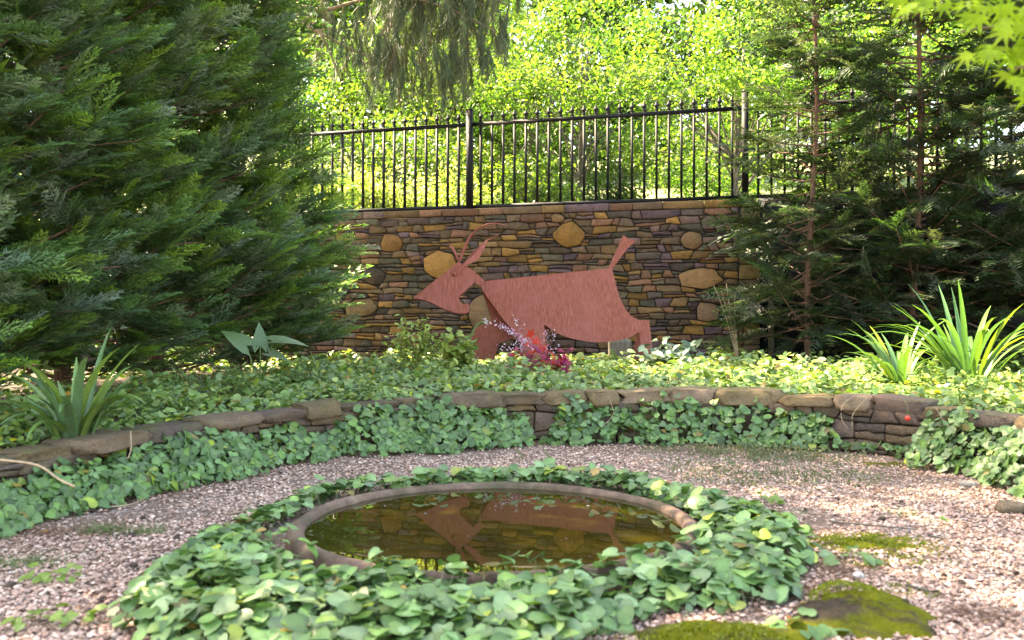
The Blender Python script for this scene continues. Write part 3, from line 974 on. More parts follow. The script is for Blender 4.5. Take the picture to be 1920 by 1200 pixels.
# ------------------------------------------------------------------ conifers
def conifer(name, x, y, z0, H, Rm, label, group, nb, cols, bark, see_top, tpl, size=(0.34, 0.58), elev=(8, 38), dens=9, bare=0.3, r=None, trunk_r=0.085, lean=(0, 0), nz0=0.15, thin=None):
    r = r or np.random.default_rng(int(abs(x * 977 + y * 131)) + 5)
    t = empty(name, (x, y, z0), label, 'conifer tree', group)
    ta = Acc()
    hs = np.linspace(0, H, 12)
    ctr = np.stack([x + lean[0] * hs / H + 0.05 * np.sin(hs * 1.1 + x), y + lean[1] * hs / H + 0.05 * np.cos(hs * 0.9 + y), z0 - 0.1 + hs], -1)
    tube(ta, ctr, np.linspace(trunk_r, 0.012, 12), (1, 1, 1), 8)
    ta.build('trunk', bark, t)
    see_top = min(see_top, z0 + H * 0.75)
    ba, ca = Acc(), Acc()
    TV, TT, tc = tpl
    SV, ST, sc = SPRAY_S
    nlow = int(nb * 0.74)
    for b in range(nb):
        if b < nlow: h = nz0 + (see_top - z0 - nz0) * (b + r.random()) / nlow
        else: h = see_top - z0 + (H - see_top + z0) * (b - nlow + r.random()) / (nb - nlow)
        if thin and h > thin and r.random() < 0.24: continue
        az = b * 2.39996 + r.uniform(-0.4, 0.4)
        L = Rm * max(0.12, (1 - min(h / H, 1.0) ** 1.5)) * r.uniform(0.72, 1.12)
        if h < 0.5: L *= 0.85
        el = R(r.uniform(*elev))
        base = np.array([np.interp(h, hs, ctr[:, 0]), np.interp(h, hs, ctr[:, 1]), z0 + h])
        d = np.array([math.cos(az) * math.cos(el), math.sin(az) * math.cos(el), math.sin(el)])
        tipp = base + d * L
        midp = base + d * L * 0.55 + np.array([0, 0, -0.06 * L])
        pts = bez(base, midp, tipp, 6)
        tube(ba, pts, np.linspace(0.006 + 0.010 * L, 0.003, 6), (1, 1, 1), 4, False)
        back = np.dot(d[:2], -base[:2]) / np.linalg.norm(base[:2]) < -0.25
        far = z0 + h > see_top or back
        n = max(3, int(L * dens * ((0.55 if back else 0.95) if far else 1)))
        ts = bare + (1 - bare) * np.sort(r.random(n)) ** 0.75
        ts[-1] = 1.0
        idx = ts * 5
        i0 = np.clip(idx.astype(int), 0, 4); fr = (idx - i0)[:, None]
        p = pts[i0] * (1 - fr) + pts[i0 + 1] * fr
        dirb = unit(pts[i0 + 1] - pts[i0])
        side = unit(np.cross(dirb, [0, 0, 1.0]))
        sg = np.where(np.arange(n) % 2 == 0, 1, -1)[:, None] * r.uniform(0.25, 1.0, (n, 1))
        sg[-1] = 0
        dr = unit(dirb + side * sg + r.normal(0, 0.16, (n, 3)) + np.array([0, 0, 0.10]))
        up = unit(np.array([0, 0, 1.0]) + r.normal(0, 0.42, (n, 3)))
        Mx = frames_dir(dr, up)
        sz = r.uniform(size[0], size[1], n) * (0.75 + 0.35 * ts) * (1.6 if far else 1)
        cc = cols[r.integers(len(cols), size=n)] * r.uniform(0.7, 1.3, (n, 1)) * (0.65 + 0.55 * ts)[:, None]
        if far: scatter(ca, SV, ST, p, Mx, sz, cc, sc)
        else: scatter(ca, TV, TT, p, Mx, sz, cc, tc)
    tag(ba.build('branches', bark, t), kind='stuff')
    tag(ca.build('crown', M['conifer'], t), kind='stuff')
    return t

CY = np.array([(0.068, 0.138, 0.052), (0.088, 0.168, 0.062), (0.118, 0.212, 0.056), (0.092, 0.155, 0.095), (0.145, 0.235, 0.044), (0.14, 0.185, 0.135)])
hedge = [(-4.75, 5.5, 1.5, 12.5, 'tall dense green cypress at the front end of the hedge, above the strappy plant'),
         (-4.75, 7.2, 1.65, 12.8, 'tall dense green cypress, second in the hedge from its front end'),
         (-4.6, 8.9, 1.75, 13.0, 'tall dense green cypress, third in the hedge from its front end'),
         (-4.3, 10.5, 1.8, 11.0, 'tall dense green cypress, fourth in the hedge, behind the arrow leaved plant'),
         (-3.8, 11.9, 1.5, 5.9, 'shorter green cypress at the far end of the hedge, touching the stone wall'),
         (-6.3, 6.5, 1.9, 12.5, 'unseen tall green cypress behind the hedge, placed to close gaps in its shade')]  # last one is unseen, placed there to block sun coming through the hedge
for k, (x, y, rm, H, lb) in enumerate(hedge):
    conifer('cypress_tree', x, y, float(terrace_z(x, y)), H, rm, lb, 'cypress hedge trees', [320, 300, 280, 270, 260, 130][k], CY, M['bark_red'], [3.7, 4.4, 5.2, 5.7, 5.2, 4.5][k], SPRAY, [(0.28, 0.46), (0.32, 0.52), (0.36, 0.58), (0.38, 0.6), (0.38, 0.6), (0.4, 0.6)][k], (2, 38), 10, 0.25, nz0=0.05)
DK = np.array([(0.030, 0.062, 0.022), (0.040, 0.078, 0.026), (0.055, 0.085, 0.040), (0.034, 0.062, 0.032), (0.075, 0.09, 0.06)])
right = [(3.95, 11.5, 1.05, 8.2, 'slender dark conifer with thin reddish trunk, standing next to the stone wall end', (0.05, 0.1)),
         (5.2, 11.3, 1.5, 8.4, 'slender dark conifer with bare lower trunk between wall end conifer and screen corner', (0.1, -0.1)),
         (6.7, 10.8, 1.6, 8.0, 'dark bushy conifer filling the deep shade at the far end of the screen', (0, 0))]
for k, (x, y, rm, H, lb, ln) in enumerate(right):
    conifer('dark_conifer', x, y, float(terrace_z(x, y)), H, rm, lb, 'dark conifers in front of the screen', [240, 250, 300][k], DK, M['bark_red'], 5.7, SPRAY_O, (0.30, 0.52), (-24, 34), 13, 0.02, trunk_r=0.042, lean=ln, nz0=0.35, thin=2.3)

# ------------------------------------------------------------------ broadleaf trees beyond the fence
def broad_tree(name, x, y, z0, H, rx, rz, zc, n_leaf, leaf, cols, label, group=None, clumps=60, spread=0.28, bark='bark_grey', tr=0.09, mat='broad', tpl=DIAM, cat='tree', crn='crown', r=None, shell=0.35):
    x, y, rx, leaf, spread = x * 1.14, y * 1.32, rx * 1.18, leaf * 1.15, spread * 1.15
    r = r or np.random.default_rng(int(abs(x * 733 + y * 311)) + 17)
    t = empty(name, (x, y, z0), label, cat, group)
    u = rand_unit(clumps, r) * (r.random((clumps, 1)) ** shell)
    c = np.array([x, y, zc]) + u * np.array([rx, rx * 0.85, rz])
    c[:, 2] = np.maximum(c[:, 2], z0 + 0.15)
    ta = Acc()
    top = np.array([x + r.uniform(-.3, .3), y, zc + rz * 0.35])
    fork = np.array([x + r.uniform(-.1, .1), y, z0 + (zc - z0) * 0.35])
    tube(ta, bez((x, y, z0 - 0.2), fork, top, 9), np.linspace(tr, tr * 0.25, 9), (1, 1, 1), 7)
    ta.build('trunk', M[bark], t)
    ba = Acc()
    trunk = bez((x, y, z0 - 0.2), fork, top, 9)
    for k in range(min(clumps, 34)):
        s = trunk[r.integers(2, 8)]
        m = (s + c[k]) / 2 + np.array([0, 0, r.uniform(0.0, 0.35) * rz * 0.5])
        tube(ba, bez(s, m, c[k], 7), np.linspace(tr * 0.28, 0.006, 7), (1, 1, 1), 4, False)
    tag(ba.build('branches', M[bark], t), kind='stuff')
    ca = Acc()
    per = r.multinomial(n_leaf, r.dirichlet(np.full(clumps, 4.0)))
    idx = np.repeat(np.arange(clumps), per)
    n = len(idx)
    p = c[idx] + r.normal(0, 1, (n, 3)) * np.array([spread, spread, spread * 0.6]) * (0.6 + 0.6 * r.random((clumps, 1)))[idx]
    nr = unit(rand_unit(n, r) * 0.9 + np.array([0, -0.25, 0.7]))
    Mx = frames(nr, rand_unit(n, r))
    cc = (cols[r.integers(len(cols), size=clumps)] * r.uniform(0.7, 1.25, (clumps, 1)))[idx] * r.uniform(0.75, 1.3, (n, 1))
    scatter(ca, tpl[0], tpl[1], p, Mx, r.uniform(0.65, 1.25, n) * leaf, cc)
    tag(ca.build(crn, M[mat], t), kind='stuff')
    return t

LIME = np.array([(0.105, 0.205, 0.042), (0.09, 0.19, 0.045), (0.135, 0.225, 0.05), (0.05, 0.115, 0.03), (0.165, 0.235, 0.08)])
MIDG = np.array([(0.08, 0.145, 0.035), (0.10, 0.17, 0.045), (0.05, 0.10, 0.025), (0.13, 0.19, 0.055)])
DEEP = np.array([(0.035, 0.075, 0.022), (0.05, 0.10, 0.03), (0.07, 0.12, 0.035)])
PALE = np.array([(0.26, 0.32, 0.13), (0.32, 0.36, 0.19), (0.18, 0.24, 0.08), (0.24, 0.30, 0.12)])
def bz(y): return float(bank_h(y * 1.32))
g = 'light leaved trees beyond the fence'
broad_tree('garden_tree', 3.6, 12.4, bz(12.4), 6, 2.0, 1.75, 5.6, 10000, 0.085, LIME, 'lime green small leaved tree with arching dark twigs just beyond the fence post', g, 80)
broad_tree('garden_tree', 1.2, 13.8, bz(13.8), 6, 1.9, 1.8, 6.1, 9000, 0.09, LIME, 'bright yellow green tree filling the sky above the goat sculpture', g, 80)
broad_tree('garden_tree', 6.3, 13.0, bz(13), 6, 2.0, 2.0, 5.8, 8000, 0.095, LIME, 'lime green tree showing through the dark conifers on the right', g, 70)
broad_tree('garden_tree', -1.6, 15.6, bz(15.6), 6, 2.0, 2.1, 6.6, 7000, 0.11, MIDG, 'mid green tree beyond the fence behind the drooping pine branch', g, 70)
broad_tree('garden_tree', -5.2, 15.2, bz(15.2), 6, 2.2, 2.4, 6.4, 7000, 0.11, LIME, 'light green tree glimpsed through gaps in the cypress hedge', g, 60)
broad_tree('garden_tree', -2.7, 13.9, bz(13.9), 6, 1.7, 0.9, bz(13.9) + 1.0, 6000, 0.10, MIDG, 'bushy mid green tree low behind the pickets next to the cypress hedge', g, 70)
broad_tree('garden_tree', -0.4, 16.2, bz(16.2), 6, 1.8, 1.0, bz(16.2) + 0.9, 6000, 0.11, LIME, 'bushy light green tree low behind the thick fence post', g, 70)
broad_tree('garden_tree', 4.6, 16.8, bz(16.8), 6, 2.4, 1.0, bz(16.8) + 0.9, 6000, 0.12, MIDG, 'bushy mid green tree low behind the lime tree trunk', g, 70)
g2 = 'trees at the back of the garden'
for k, (x, y, lb) in enumerate([(-9, 21, 'deep green far tree behind the cypress hedge'), (-3.6, 22, 'deep green far tree behind the drooping pine branch'), (1.0, 22.5, 'deep green far tree behind the bright yellow green tree'), (5.2, 21.5, 'deep green far tree behind the lime tree at the fence post'), (10.0, 20.5, 'deep green far tree behind the right hand conifers'), (15.0, 20, 'deep green far tree beyond the maple corner')]):
    broad_tree('far_tree', x, y, bz(y), 10, 3.4, 4.4, 9.6, 9000, 0.34, DEEP if k % 2 else MIDG, lb, g2, 80, 0.6, tr=0.16)
g3 = 'sunlit shrubs on the bank'
for (x, y, rx, rz_, n, cols, lb) in [(-2.0, 12.0, 0.95, 0.62, 2800, PALE, 'pale sunlit shrub behind the fence pickets next to the cypress hedge'),
        (-0.9, 12.6, 0.8, 0.6, 2600, PALE, 'pale sunlit shrub behind the fence left of the thick post'),
        (0.35, 13.3, 0.75, 0.7, 2600, MIDG, 'mid green shrub behind the fence right of the thick post'),
        (1.9, 14.2, 0.9, 0.8, 2600, MIDG, 'dark leafy shrub on the bank between two bare bright patches'),
        (3.9, 14.8, 0.9, 0.6, 2400, LIME, 'lime shrub at the foot of the small leaved tree'),
        (5.4, 12.2, 0.9, 0.6, 2600, PALE, 'pale shrub on the bank behind the conifer with thin reddish trunk'),
        (7.4, 12.6, 1.0, 0.7, 2600, LIME, 'lime shrub on the bank behind the far end of the fence'),
        (-3.6, 12.4, 1.0, 0.8, 3000, PALE, 'pale shrub behind the hidden part of the fence by the hedge')]:
    broad_tree('bank_shrub', x, y, bz(y), 1, rx, rz_, bz(y) + rz_ * 0.75, n, 0.085, cols, lb, g3, 36, 0.2, tr=0.03, cat='shrub', crn='foliage', tpl=OVAL)
conifer('green_conifer', 0.4, 20.0, bz(15.2), 5.2, 1.5, 'feathery bright green conifer on the bank right of the thick fence post', None, 70, np.array([(0.07, 0.15, 0.03), (0.09, 0.17, 0.035)]), M['bark_grey'], bz(15.2) + 3, SPRAY_S, (0.4, 0.6))

# ------------------------------------------------------------------ drooping pine
r_ = np.random.default_rng(3)
pt = np.array([-5.6, 16.2, bz(12.3)])
pine = empty('weeping_pine', tuple(pt), 'drooping grey green pine with hanging needles above the fence', 'pine tree')
pa = Acc()
tube(pa, bez(pt + (0, 0, -0.2), pt + (0.2, 0, 2.4), pt + (0.1, -0.2, 6.5), 10), np.linspace(0.17, 0.06, 10), (1, 1, 1), 9)
pa.build('trunk', M['bark_pine'], pine)
def atp(px, py, Y): return at(px, py, Y * 1.3)
limbs = [[atp(430, -260, 11.2), atp(520, -120, 10.8), atp(545, -10, 10.5), atp(575, 45, 10.4), atp(625, 75, 10.3), atp(680, 102, 10.2), atp(735, 118, 10.1)],
         [atp(430, -260, 11.2), atp(500, -90, 10.7), atp(560, 5, 10.4), atp(610, 18, 10.3), atp(660, 5, 10.2), atp(740, -10, 10.1), atp(850, 20, 10.0), atp(930, 60, 10.0)],
         [atp(430, -260, 11.2), atp(600, -130, 10.6), atp(740, -90, 10.3), atp(860, -40, 10.2), atp(950, 10, 10.2)],
         [atp(470, -200, 11.1), atp(482, -60, 10.6), atp(486, 30, 10.4), atp(490, 80, 10.3)],
         [atp(560, 5, 10.4), atp(600, 60, 10.2), atp(640, 150, 10.1)],
         [atp(740, -60, 10.3), atp(735, 30, 10.1), atp(730, 60, 10.0)]]
for L in limbs:
    la = Acc()
    q = np.array(L); q = np.stack([catmull(q, 5)[:, i] for i in range(3)], -1)
    tube(la, q, np.linspace(0.05, 0.008, len(q)), (1, 1, 1), 6)
    la.build('branch', M['bark_pine'], pine)
la = Acc(); tube(la, bez(pt + (0.1, -0.1, 4.8), atp(430, -300, 11.6), atp(430, -260, 11.2), 6), np.linspace(0.09, 0.055, 6), (1, 1, 1), 7); la.build('branch', M['bark_pine'], pine)
na = Acc(); tw = Acc()
def in_pine(px, py):
    lim = np.interp(px, [470, 560, 600, 650, 720, 800, 860, 900, 950, 985], [75, 110, 150, 195, 205, 222, 205, 160, 110, 40])
    return py < lim
cnt = 0
while cnt < 760:
    px = r_.uniform(470, 985) if r_.random() < 0.62 else r_.uniform(700, 960)
    py = r_.uniform(-330, 185)
    if not in_pine(px, py + 38 - 24 * r_.normal()): continue
    if px < 620 and r_.random() < 0.5: continue
    cnt += 1
    Y = r_.uniform(9.7, 11.0)
    p = atp(px, py, Y)
    dn = unit(np.array([r_.normal(0, 0.25), r_.normal(0, 0.25), -1.0]))
    tl = r_.uniform(0.26, 0.55)
    tube(tw, [p - dn * tl * 0.8, p, p + dn * tl * 0.2], [0.005, 0.004, 0.002], (1, 1, 1), 3, False)
    n = 92
    s = r_.random(n)[:, None]
    b = p + dn * (s - 0.7) * tl
    dd = unit(dn + r_.normal(0, 0.36, (n, 3)) + np.array([0, 0, -0.2]))
    l = r_.uniform(0.18, 0.36, (n, 1))
    sd2 = unit(np.cross(dd, rand_unit(n, r_))) * 0.0042
    V = np.stack([b - sd2, b + sd2, b + dd * l], 1).reshape(-1, 3)
    col = np.array([(0.090, 0.115, 0.052), (0.075, 0.110, 0.052), (0.115, 0.12, 0.058), (0.15, 0.115, 0.058)][r_.choice(4, p=[0.4, 0.35, 0.17, 0.08])]) * r_.uniform(0.7, 1.25)
    na.add(V, np.arange(n * 3).reshape(-1, 3), col)
tag(tw.build('twigs', M['bark_pine'], pine), kind='stuff')
tag(na.build('needles', M['needle'], pine), kind='stuff')

# ------------------------------------------------------------------ leafy ground cover
def leaves(acc, tpl, p, nrm, size, cols, r=rng, var=0.38, tt=None):
    n = len(p)
    cc = cols[r.integers(len(cols), size=n)] * r.uniform(1 - var, 1 + var, (n, 1))
    old = r.random(n)
    cc = np.where((old < 0.035)[:, None], cc * np.array([2.1, 1.45, 0.6]), cc)           # yellowing leaves
    cc = np.where((old > 0.985)[:, None], cc * np.array([1.9, 0.75, 0.5]), cc)           # browned ones
    size = np.asarray(size)[:, None] * np.stack([r.uniform(0.85, 1.15, n), r.uniform(0.8, 1.25, n), r.uniform(0.3, 1.7, n)], -1)
    scatter(acc, tpl[0], tpl[1], p, frames(nrm, rand_unit(n, r) * np.array([1, 1, 0.3])), size, cc, tt)

def stems(acc, top, bottom, w, c):
    n = len(top)
    a = rng.uniform(0, math.pi, n)
    s = np.stack([np.cos(a), np.sin(a), 0 * a], -1) * w
    V = np.stack([bottom - s, bottom + s, top + s * 0.6, top - s * 0.6], 1).reshape(-1, 3)
    k = np.arange(n)[:, None] * 4
    T = np.vstack([k + np.array([[0, 1, 2]]), k + np.array([[0, 2, 3]])])
    acc.add(V, T, c)

VIO = np.array([(0.108, 0.205, 0.060), (0.090, 0.178, 0.052), (0.128, 0.225, 0.078), (0.125, 0.225, 0.048), (0.050, 0.110, 0.028), (0.140, 0.225, 0.098)])
# ring of violets round the basin
def ring_outer(ang):
    """outer edge of the violets, distance from the basin's centre, by direction"""
    a = (ang + math.pi) % (2 * math.pi) - math.pi
    key = np.array([-180, -165, -150, -135, -120, -105, -90, -78, -65, -55, -45, -32, -15, 0, 15, 30, 60, 90, 120, 150, 165, 180])
    val = np.array([1.36, 1.46, 1.60, 1.84, 1.95, 1.98, 1.90, 1.62, 1.46, 1.54, 1.62, 1.60, 1.55, 1.52, 1.48, 1.44, 1.40, 1.38, 1.36, 1.34, 1.34, 1.36])
    return np.interp(np.degrees(a), key, val)
n = 56000
ang = rng.uniform(-math.pi, math.pi, n); rr = np.sqrt(rng.uniform(0.985 ** 2, 2.15 ** 2, n))
ro = ring_outer(ang) + 0.10 * (vnoise(np.cos(ang) * 9, np.sin(ang) * 9, 1) - 0.5)
x = PC[0] + rr * np.cos(ang); y = PC[1] + rr * np.sin(ang)
dens = smooth01((ro - rr) / 0.12)
dens *= 0.45 + 0.55 * vnoise(x * 5, y * 5, 7)
dens *= np.where(rr < 1.03, 0.42, 1.0)
dens *= np.where((np.sin(ang) < -0.2) | (rr > 1.03), 1.0, 0.25)
dens *= np.where((rr < 1.14) & (np.cos(ang) < -0.45), 0.15, 1.0)
dens *= np.where((rr < 1.13) & (np.sin(ang) < -0.3), 0.6, 1.0)
# moss and bare patch at the front right
pxs, pys = CX + x / y * F, HY + CAMZ * F / y
k = (rng.random(n) < dens * 0.36) & (y > 2.2)
x, y, rr, ro, ang = x[k], y[k], rr[k], ro[k], ang[k]
n = len(x)
top = 0.045 + 0.065 * smooth01((ro - rr) / 0.25) * (0.5 + vnoise(x * 6, y * 6, 4)) 
z = top * rng.uniform(0.45, 1.15, n) * np.where((rr < 1.2) & (np.sin(ang) < 0), 0.7, 1.0) + np.where(rr < 1.06, 0.05, 0)
out = np.stack([np.cos(ang), np.sin(ang), 0 * ang], -1)
nr = unit(np.array([0, -0.08, 1.0]) + rng.normal(0, 0.25, (n, 3)) + out * smooth01(1 - (ro - rr) / 0.2)[:, None] * 0.6 - out * (rr < 1.1)[:, None] * 0.3)
acc = Acc()
p = np.stack([x, y, z], -1)
leaves(acc, HEART, p, nr, rng.uniform(0.034, 0.074, n) * np.where(z > 0.06, 1.08, 0.85), VIO, tt=HEART_T)
b = p.copy(); b[:, 2] = np.where(rr < 1.05, 0.06, 0.0); b[:, :2] += rng.normal(0, 0.03, (n, 2)) + out[:, :2] * (rr < 1.06)[:, None] * 0.08
stems(acc, p, b, 0.0022, (0.10, 0.16, 0.05))
vio = acc.build('violet_ground_cover', M['violet'])
tag(vio, 'carpet of blue green heart shaped leaves ringing the round basin', 'ground cover', kind='stuff')

# climbing violets along the low wall
def wall_cover(x_px):
    """width of the leafy strip and its height on the wall, by picture column"""
    key = [-800, 0, 250, 450, 600, 640, 760, 900, 985, 1000, 1025, 1045, 1150, 1300, 1480, 1560, 1600, 1735, 1770, 1900, 2200]
    wid = [0.40, 0.42, 0.42, 0.40, 0.34, 0.36, 0.46, 0.38, 0.20, 0.03, 0.03, 0.16, 0.20, 0.20, 0.24, 0.16, 0.05, 0.08, 0.34, 0.44, 0.44]
    hgt = [0.20, 0.20, 0.21, 0.22, 0.18, 0.26, 0.34, 0.33, 0.22, 0.02, 0.02, 0.33, 0.37, 0.34, 0.36, 0.24, 0.06, 0.08, 0.34, 0.38, 0.38]
    den = [1, 1, 1, 1, 0.8, 0.9, 1.1, 1.1, 0.9, 0.1, 0.1, 0.75, 0.8, 0.75, 0.8, 0.6, 0.12, 0.2, 0.8, 0.9, 0.9]
    return np.interp(x_px, key, wid), np.interp(x_px, key, hgt), np.interp(x_px, key, den)
n = 17000
sv_ = rng.uniform(s0, s1, n)
P, T_, Nn = path_at(sv_)
pxc = CX + P[:, 0] / np.maximum(P[:, 1], 0.5) * F
w, h, dn = wall_cover(pxc)
k = rng.random(n) < dn * 0.58 * (0.45 + 0.75 * vnoise(sv_ * 5, sv_ * 3.1, 5)) * (0.45 + w)
P, Nn, w, h, sv_ = P[k], Nn[k], w[k], h[k], sv_[k]
n = len(P)
t = rng.random(n)
jag = 0.75 + 0.5 * vnoise(sv_ * 4.0, sv_ * 1.3, 8)
off = w * t * jag
zz = h * (1 - t ** 1.5) * jag * rng.uniform(0.55, 1.08, n) + 0.03
p = np.c_[P - Nn * (off + 0.03)[:, None], zz]
inn = np.c_[-Nn, np.zeros(n)]
nr = unit(inn * (0.75 + 0.2 * t)[:, None] + np.array([0, 0, 0.75]) + rng.normal(0, 0.3, (n, 3)))
acc = Acc()
leaves(acc, HEART, p, nr, rng.uniform(0.032, 0.070, n), VIO * np.array([0.72, 0.78, 0.66]), tt=HEART_T)
b = p.copy(); b[:, :2] += Nn * 0.03 + rng.normal(0, 0.02, (n, 2)); b[:, 2] = np.maximum(p[:, 2] - 0.12, 0)
stems(acc, p, b, 0.002, (0.09, 0.14, 0.05))
wc = acc.build('violet_edging', M['violet'])
tag(wc, 'strip of heart shaped green leaves climbing the low retaining wall', 'ground cover', kind='stuff')

# the bed's cover
COVR = np.array([(0.13, 0.23, 0.055), (0.17, 0.275, 0.075), (0.20, 0.29, 0.095), (0.095, 0.175, 0.045), (0.155, 0.245, 0.11), (0.22, 0.285, 0.075)])
n = 120000
x = rng.uniform(-5.5, 8.0, n); y = rng.uniform(3.0, 13.9, n)
k = np.abs(x) < 0.60 * y + 0.4
x, y = x[k], y[k]
d = wall_dist(x, y)
wy = 13.98 - 0.266 * x - 0.25
dens = np.interp(y, [5, 8, 10, 13], [0.8, 0.85, 0.5, 0.35]) * (0.5 + 0.6 * vnoise(x * 3, y * 3, 9)) * smooth01((d - 0.14) / 0.12) * smooth01((wy - y) / 0.3)
hedge_d = np.min([np.hypot(x - hx, y - hy) for hx, hy, *_ in hedge], axis=0)
dens *= smooth01((hedge_d - 0.6) / 0.8)
dens *= np.where(x > 3.4, smooth01((11.2 - y) / 0.8) * 0.85 + 0.15, 1)
k = (rng.random(len(x)) < dens) & (d > 0.12)
x, y, d = x[k], y[k], d[k]
n = len(x)
g0 = terrace_h(d, y, x)
mound = 0.04 + 0.08 * vnoise(x * 2.1, y * 2.4, 12) * smooth01((d - 0.1) / 0.5) + 0.05 * vnoise(x * 7, y * 7, 2)
mound = mound + 0.16 * smooth01((vnoise(x * 3.7, y * 2.9, 15) - 0.55) / 0.3) * np.where((x > -0.9) & (x < 2.2) & (y > 9.6), 0.2, 1.0) * smooth01((d - 0.25) / 0.5)
z = g0 + mound * rng.uniform(0.35, 1.1, n)
p = np.stack([x, y, z], -1)
nr = unit(np.array([0, -0.25, 1.0]) + rng.normal(0, 0.42, (n, 3)))
acc = Acc()
left = x < -1.2
cc = COVR
kk = rng.random(n) < np.where(y > 9.5, 0.15, 0.6)
big = np.interp(y, [8, 12], [1.0, 1.45])
leaves(acc, HEART, p[kk], nr[kk], rng.uniform(0.038, 0.070, kk.sum()) * big[kk], COVR)
leaves(acc, OVAL, p[~kk], nr[~kk], rng.uniform(0.05, 0.095, (~kk).sum()) * big[~kk], COVR * np.array([1.1, 1.05, 0.9]))
q = rng.choice(n, n // 3, replace=False)
b = p[q].copy(); b[:, 2] = g0[q] - 0.01; b[:, :2] += rng.normal(0, 0.02, (len(q), 2))
stems(acc, p[q], b, 0.002, (0.10, 0.15, 0.05))
bc = acc.build('bed_ground_cover', M['cover'])
tag(bc, 'light green leafy ground cover filling the raised bed', 'ground cover', kind='stuff')

# ------------------------------------------------------------------ strap leaved plants
def blade(acc_or_parent, base, az, L, w, lift, bend, col, mat, r, name='leaf', fold=0.35, segs=9, parent=None, kink=None):
    """one arching strap leaf as its own mesh"""
    out = np.array([math.cos(az), math.sin(az), 0])
    side = np.array([-math.sin(az), math.cos(az), 0])
    P = [np.array(base, float)]
    th = lift
    ds = L / segs
    for k in range(segs):
        th -= bend / segs * (0.4 + 1.2 * k / segs)
        if kink and k == kink: th -= 0.9
        P.append(P[-1] + ds * (out * math.cos(th) + np.array([0, 0, 1.0]) * math.sin(th)))
    P = np.array(P)
    t = np.linspace(0, 1, segs + 1)
    ww = w * np.minimum(1, 0.55 + 1.8 * t) * np.clip((1 - t) / 0.45, 0.02, 1) ** 0.7
    tg = unit(np.gradient(P, axis=0)); nn = np.cross(tg, side)
    V = np.stack([P + side * ww[:, None] / 2 + nn * (ww * fold * 0.5)[:, None], P, P - side * ww[:, None] / 2 + nn * (ww * fold * 0.5)[:, None]], 1).reshape(-1, 3)
    Q = []
    for k in range(segs):
        for j in range(2):
            Q.append((k * 3 + j, k * 3 + j + 1, k * 3 + 4 + j, k * 3 + 3 + j))
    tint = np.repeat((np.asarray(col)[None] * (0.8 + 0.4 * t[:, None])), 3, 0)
    return mobj(name, V, Q, mat, parent, tint, smooth=True)

def strap_plant(loc, n, L, w, label, cols, seed, group='strap leaved plants', lift=(0.9, 1.5), bend=(0.5, 2.2), spread=0.10, azr=None):
    r = np.random.default_rng(seed)
    t = empty('strap_leaved_plant', tuple(loc), label, 'plant', group)
    for k in range(n):
        az = r.uniform(0, 2 * math.pi) if azr is None else r.uniform(*azr)
        b = np.array(loc) + np.array([math.cos(az), math.sin(az), 0]) * r.uniform(0, spread)
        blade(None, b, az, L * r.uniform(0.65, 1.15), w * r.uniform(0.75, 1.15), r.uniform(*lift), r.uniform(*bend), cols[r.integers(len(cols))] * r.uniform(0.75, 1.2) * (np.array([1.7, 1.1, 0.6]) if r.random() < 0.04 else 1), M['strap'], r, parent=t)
    return t
STR = np.array([(0.095, 0.175, 0.07), (0.11, 0.19, 0.05), (0.085, 0.155, 0.075), (0.13, 0.20, 0.05)])
def on_bed(px, Y):
    x = (px - CX) * Y / F
    return np.array([x, Y, float(terrace_z(x, Y))])
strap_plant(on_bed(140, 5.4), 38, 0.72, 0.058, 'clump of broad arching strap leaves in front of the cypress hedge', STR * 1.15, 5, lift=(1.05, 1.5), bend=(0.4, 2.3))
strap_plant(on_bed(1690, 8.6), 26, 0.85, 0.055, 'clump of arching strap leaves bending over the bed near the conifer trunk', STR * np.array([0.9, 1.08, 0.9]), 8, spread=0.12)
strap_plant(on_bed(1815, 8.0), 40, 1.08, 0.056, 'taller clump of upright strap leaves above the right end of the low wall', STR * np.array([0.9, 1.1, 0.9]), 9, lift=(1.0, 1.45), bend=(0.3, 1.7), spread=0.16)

# ------------------------------------------------------------------ arrow leaved plant
ar = on_bed(482, 8.4)
arum = empty('arrow_leaved_plant', tuple(ar), 'tall plant with a few big arrow shaped leaves in front of the cypress hedge', 'plant')
ARW = [(0.0, 0.0), (-0.30, 0.22), (-0.10, 0.30), (0.25, 0.27), (0.65, 0.14), (1.0, 0.0), (0.65, -0.14), (0.25, -0.27), (-0.10, -0.30), (-0.30, -0.22)]
def big_leaf(px, py, Y, size, nrm, head, col, parent, wid=1.0):
    c = at(px, py, Y)
    Mx = frames(np.array([nrm], float), np.array([head], float))[0]
    V = np.array([(x, y * wid, 0.25 * abs(y) - 0.18 * x * x) for x, y in ARW] + [(0.3, 0, -0.02), (0.65, 0, -0.08)])
    T = [(0, 2, 1), (0, 10, 2), (10, 3, 2), (10, 11, 3), (11, 4, 3), (11, 5, 4), (0, 9, 8), (0, 8, 10), (10, 8, 7), (10, 7, 11), (11, 7, 6), (11, 6, 5)]
    lf = mobj('leaf', (V * size) @ Mx.T + c, T, M['strap'], parent, np.tile(col, (len(V), 1)), True)
    sa = Acc(); b = np.array(parent.location) + rng.normal(0, 0.03, 3) * (1, 1, 0)
    tube(sa, bez(b, (b + c) / 2 + np.array([0.0, 0, 0.08]), c, 7), np.linspace(0.011, 0.006, 7), (0.10, 0.17, 0.05), 5)
    sa.build('stem', M['strap'], parent)
big_leaf(462, 648, 8.4, 0.31, (0.25, -0.85, 0.5), (-0.75, 0, 0.55), (0.10, 0.18, 0.07), arum)
big_leaf(488, 648, 8.45, 0.25, (0.4, -0.9, 0.25), (0.0, 0.0, 1), (0.09, 0.17, 0.07), arum)
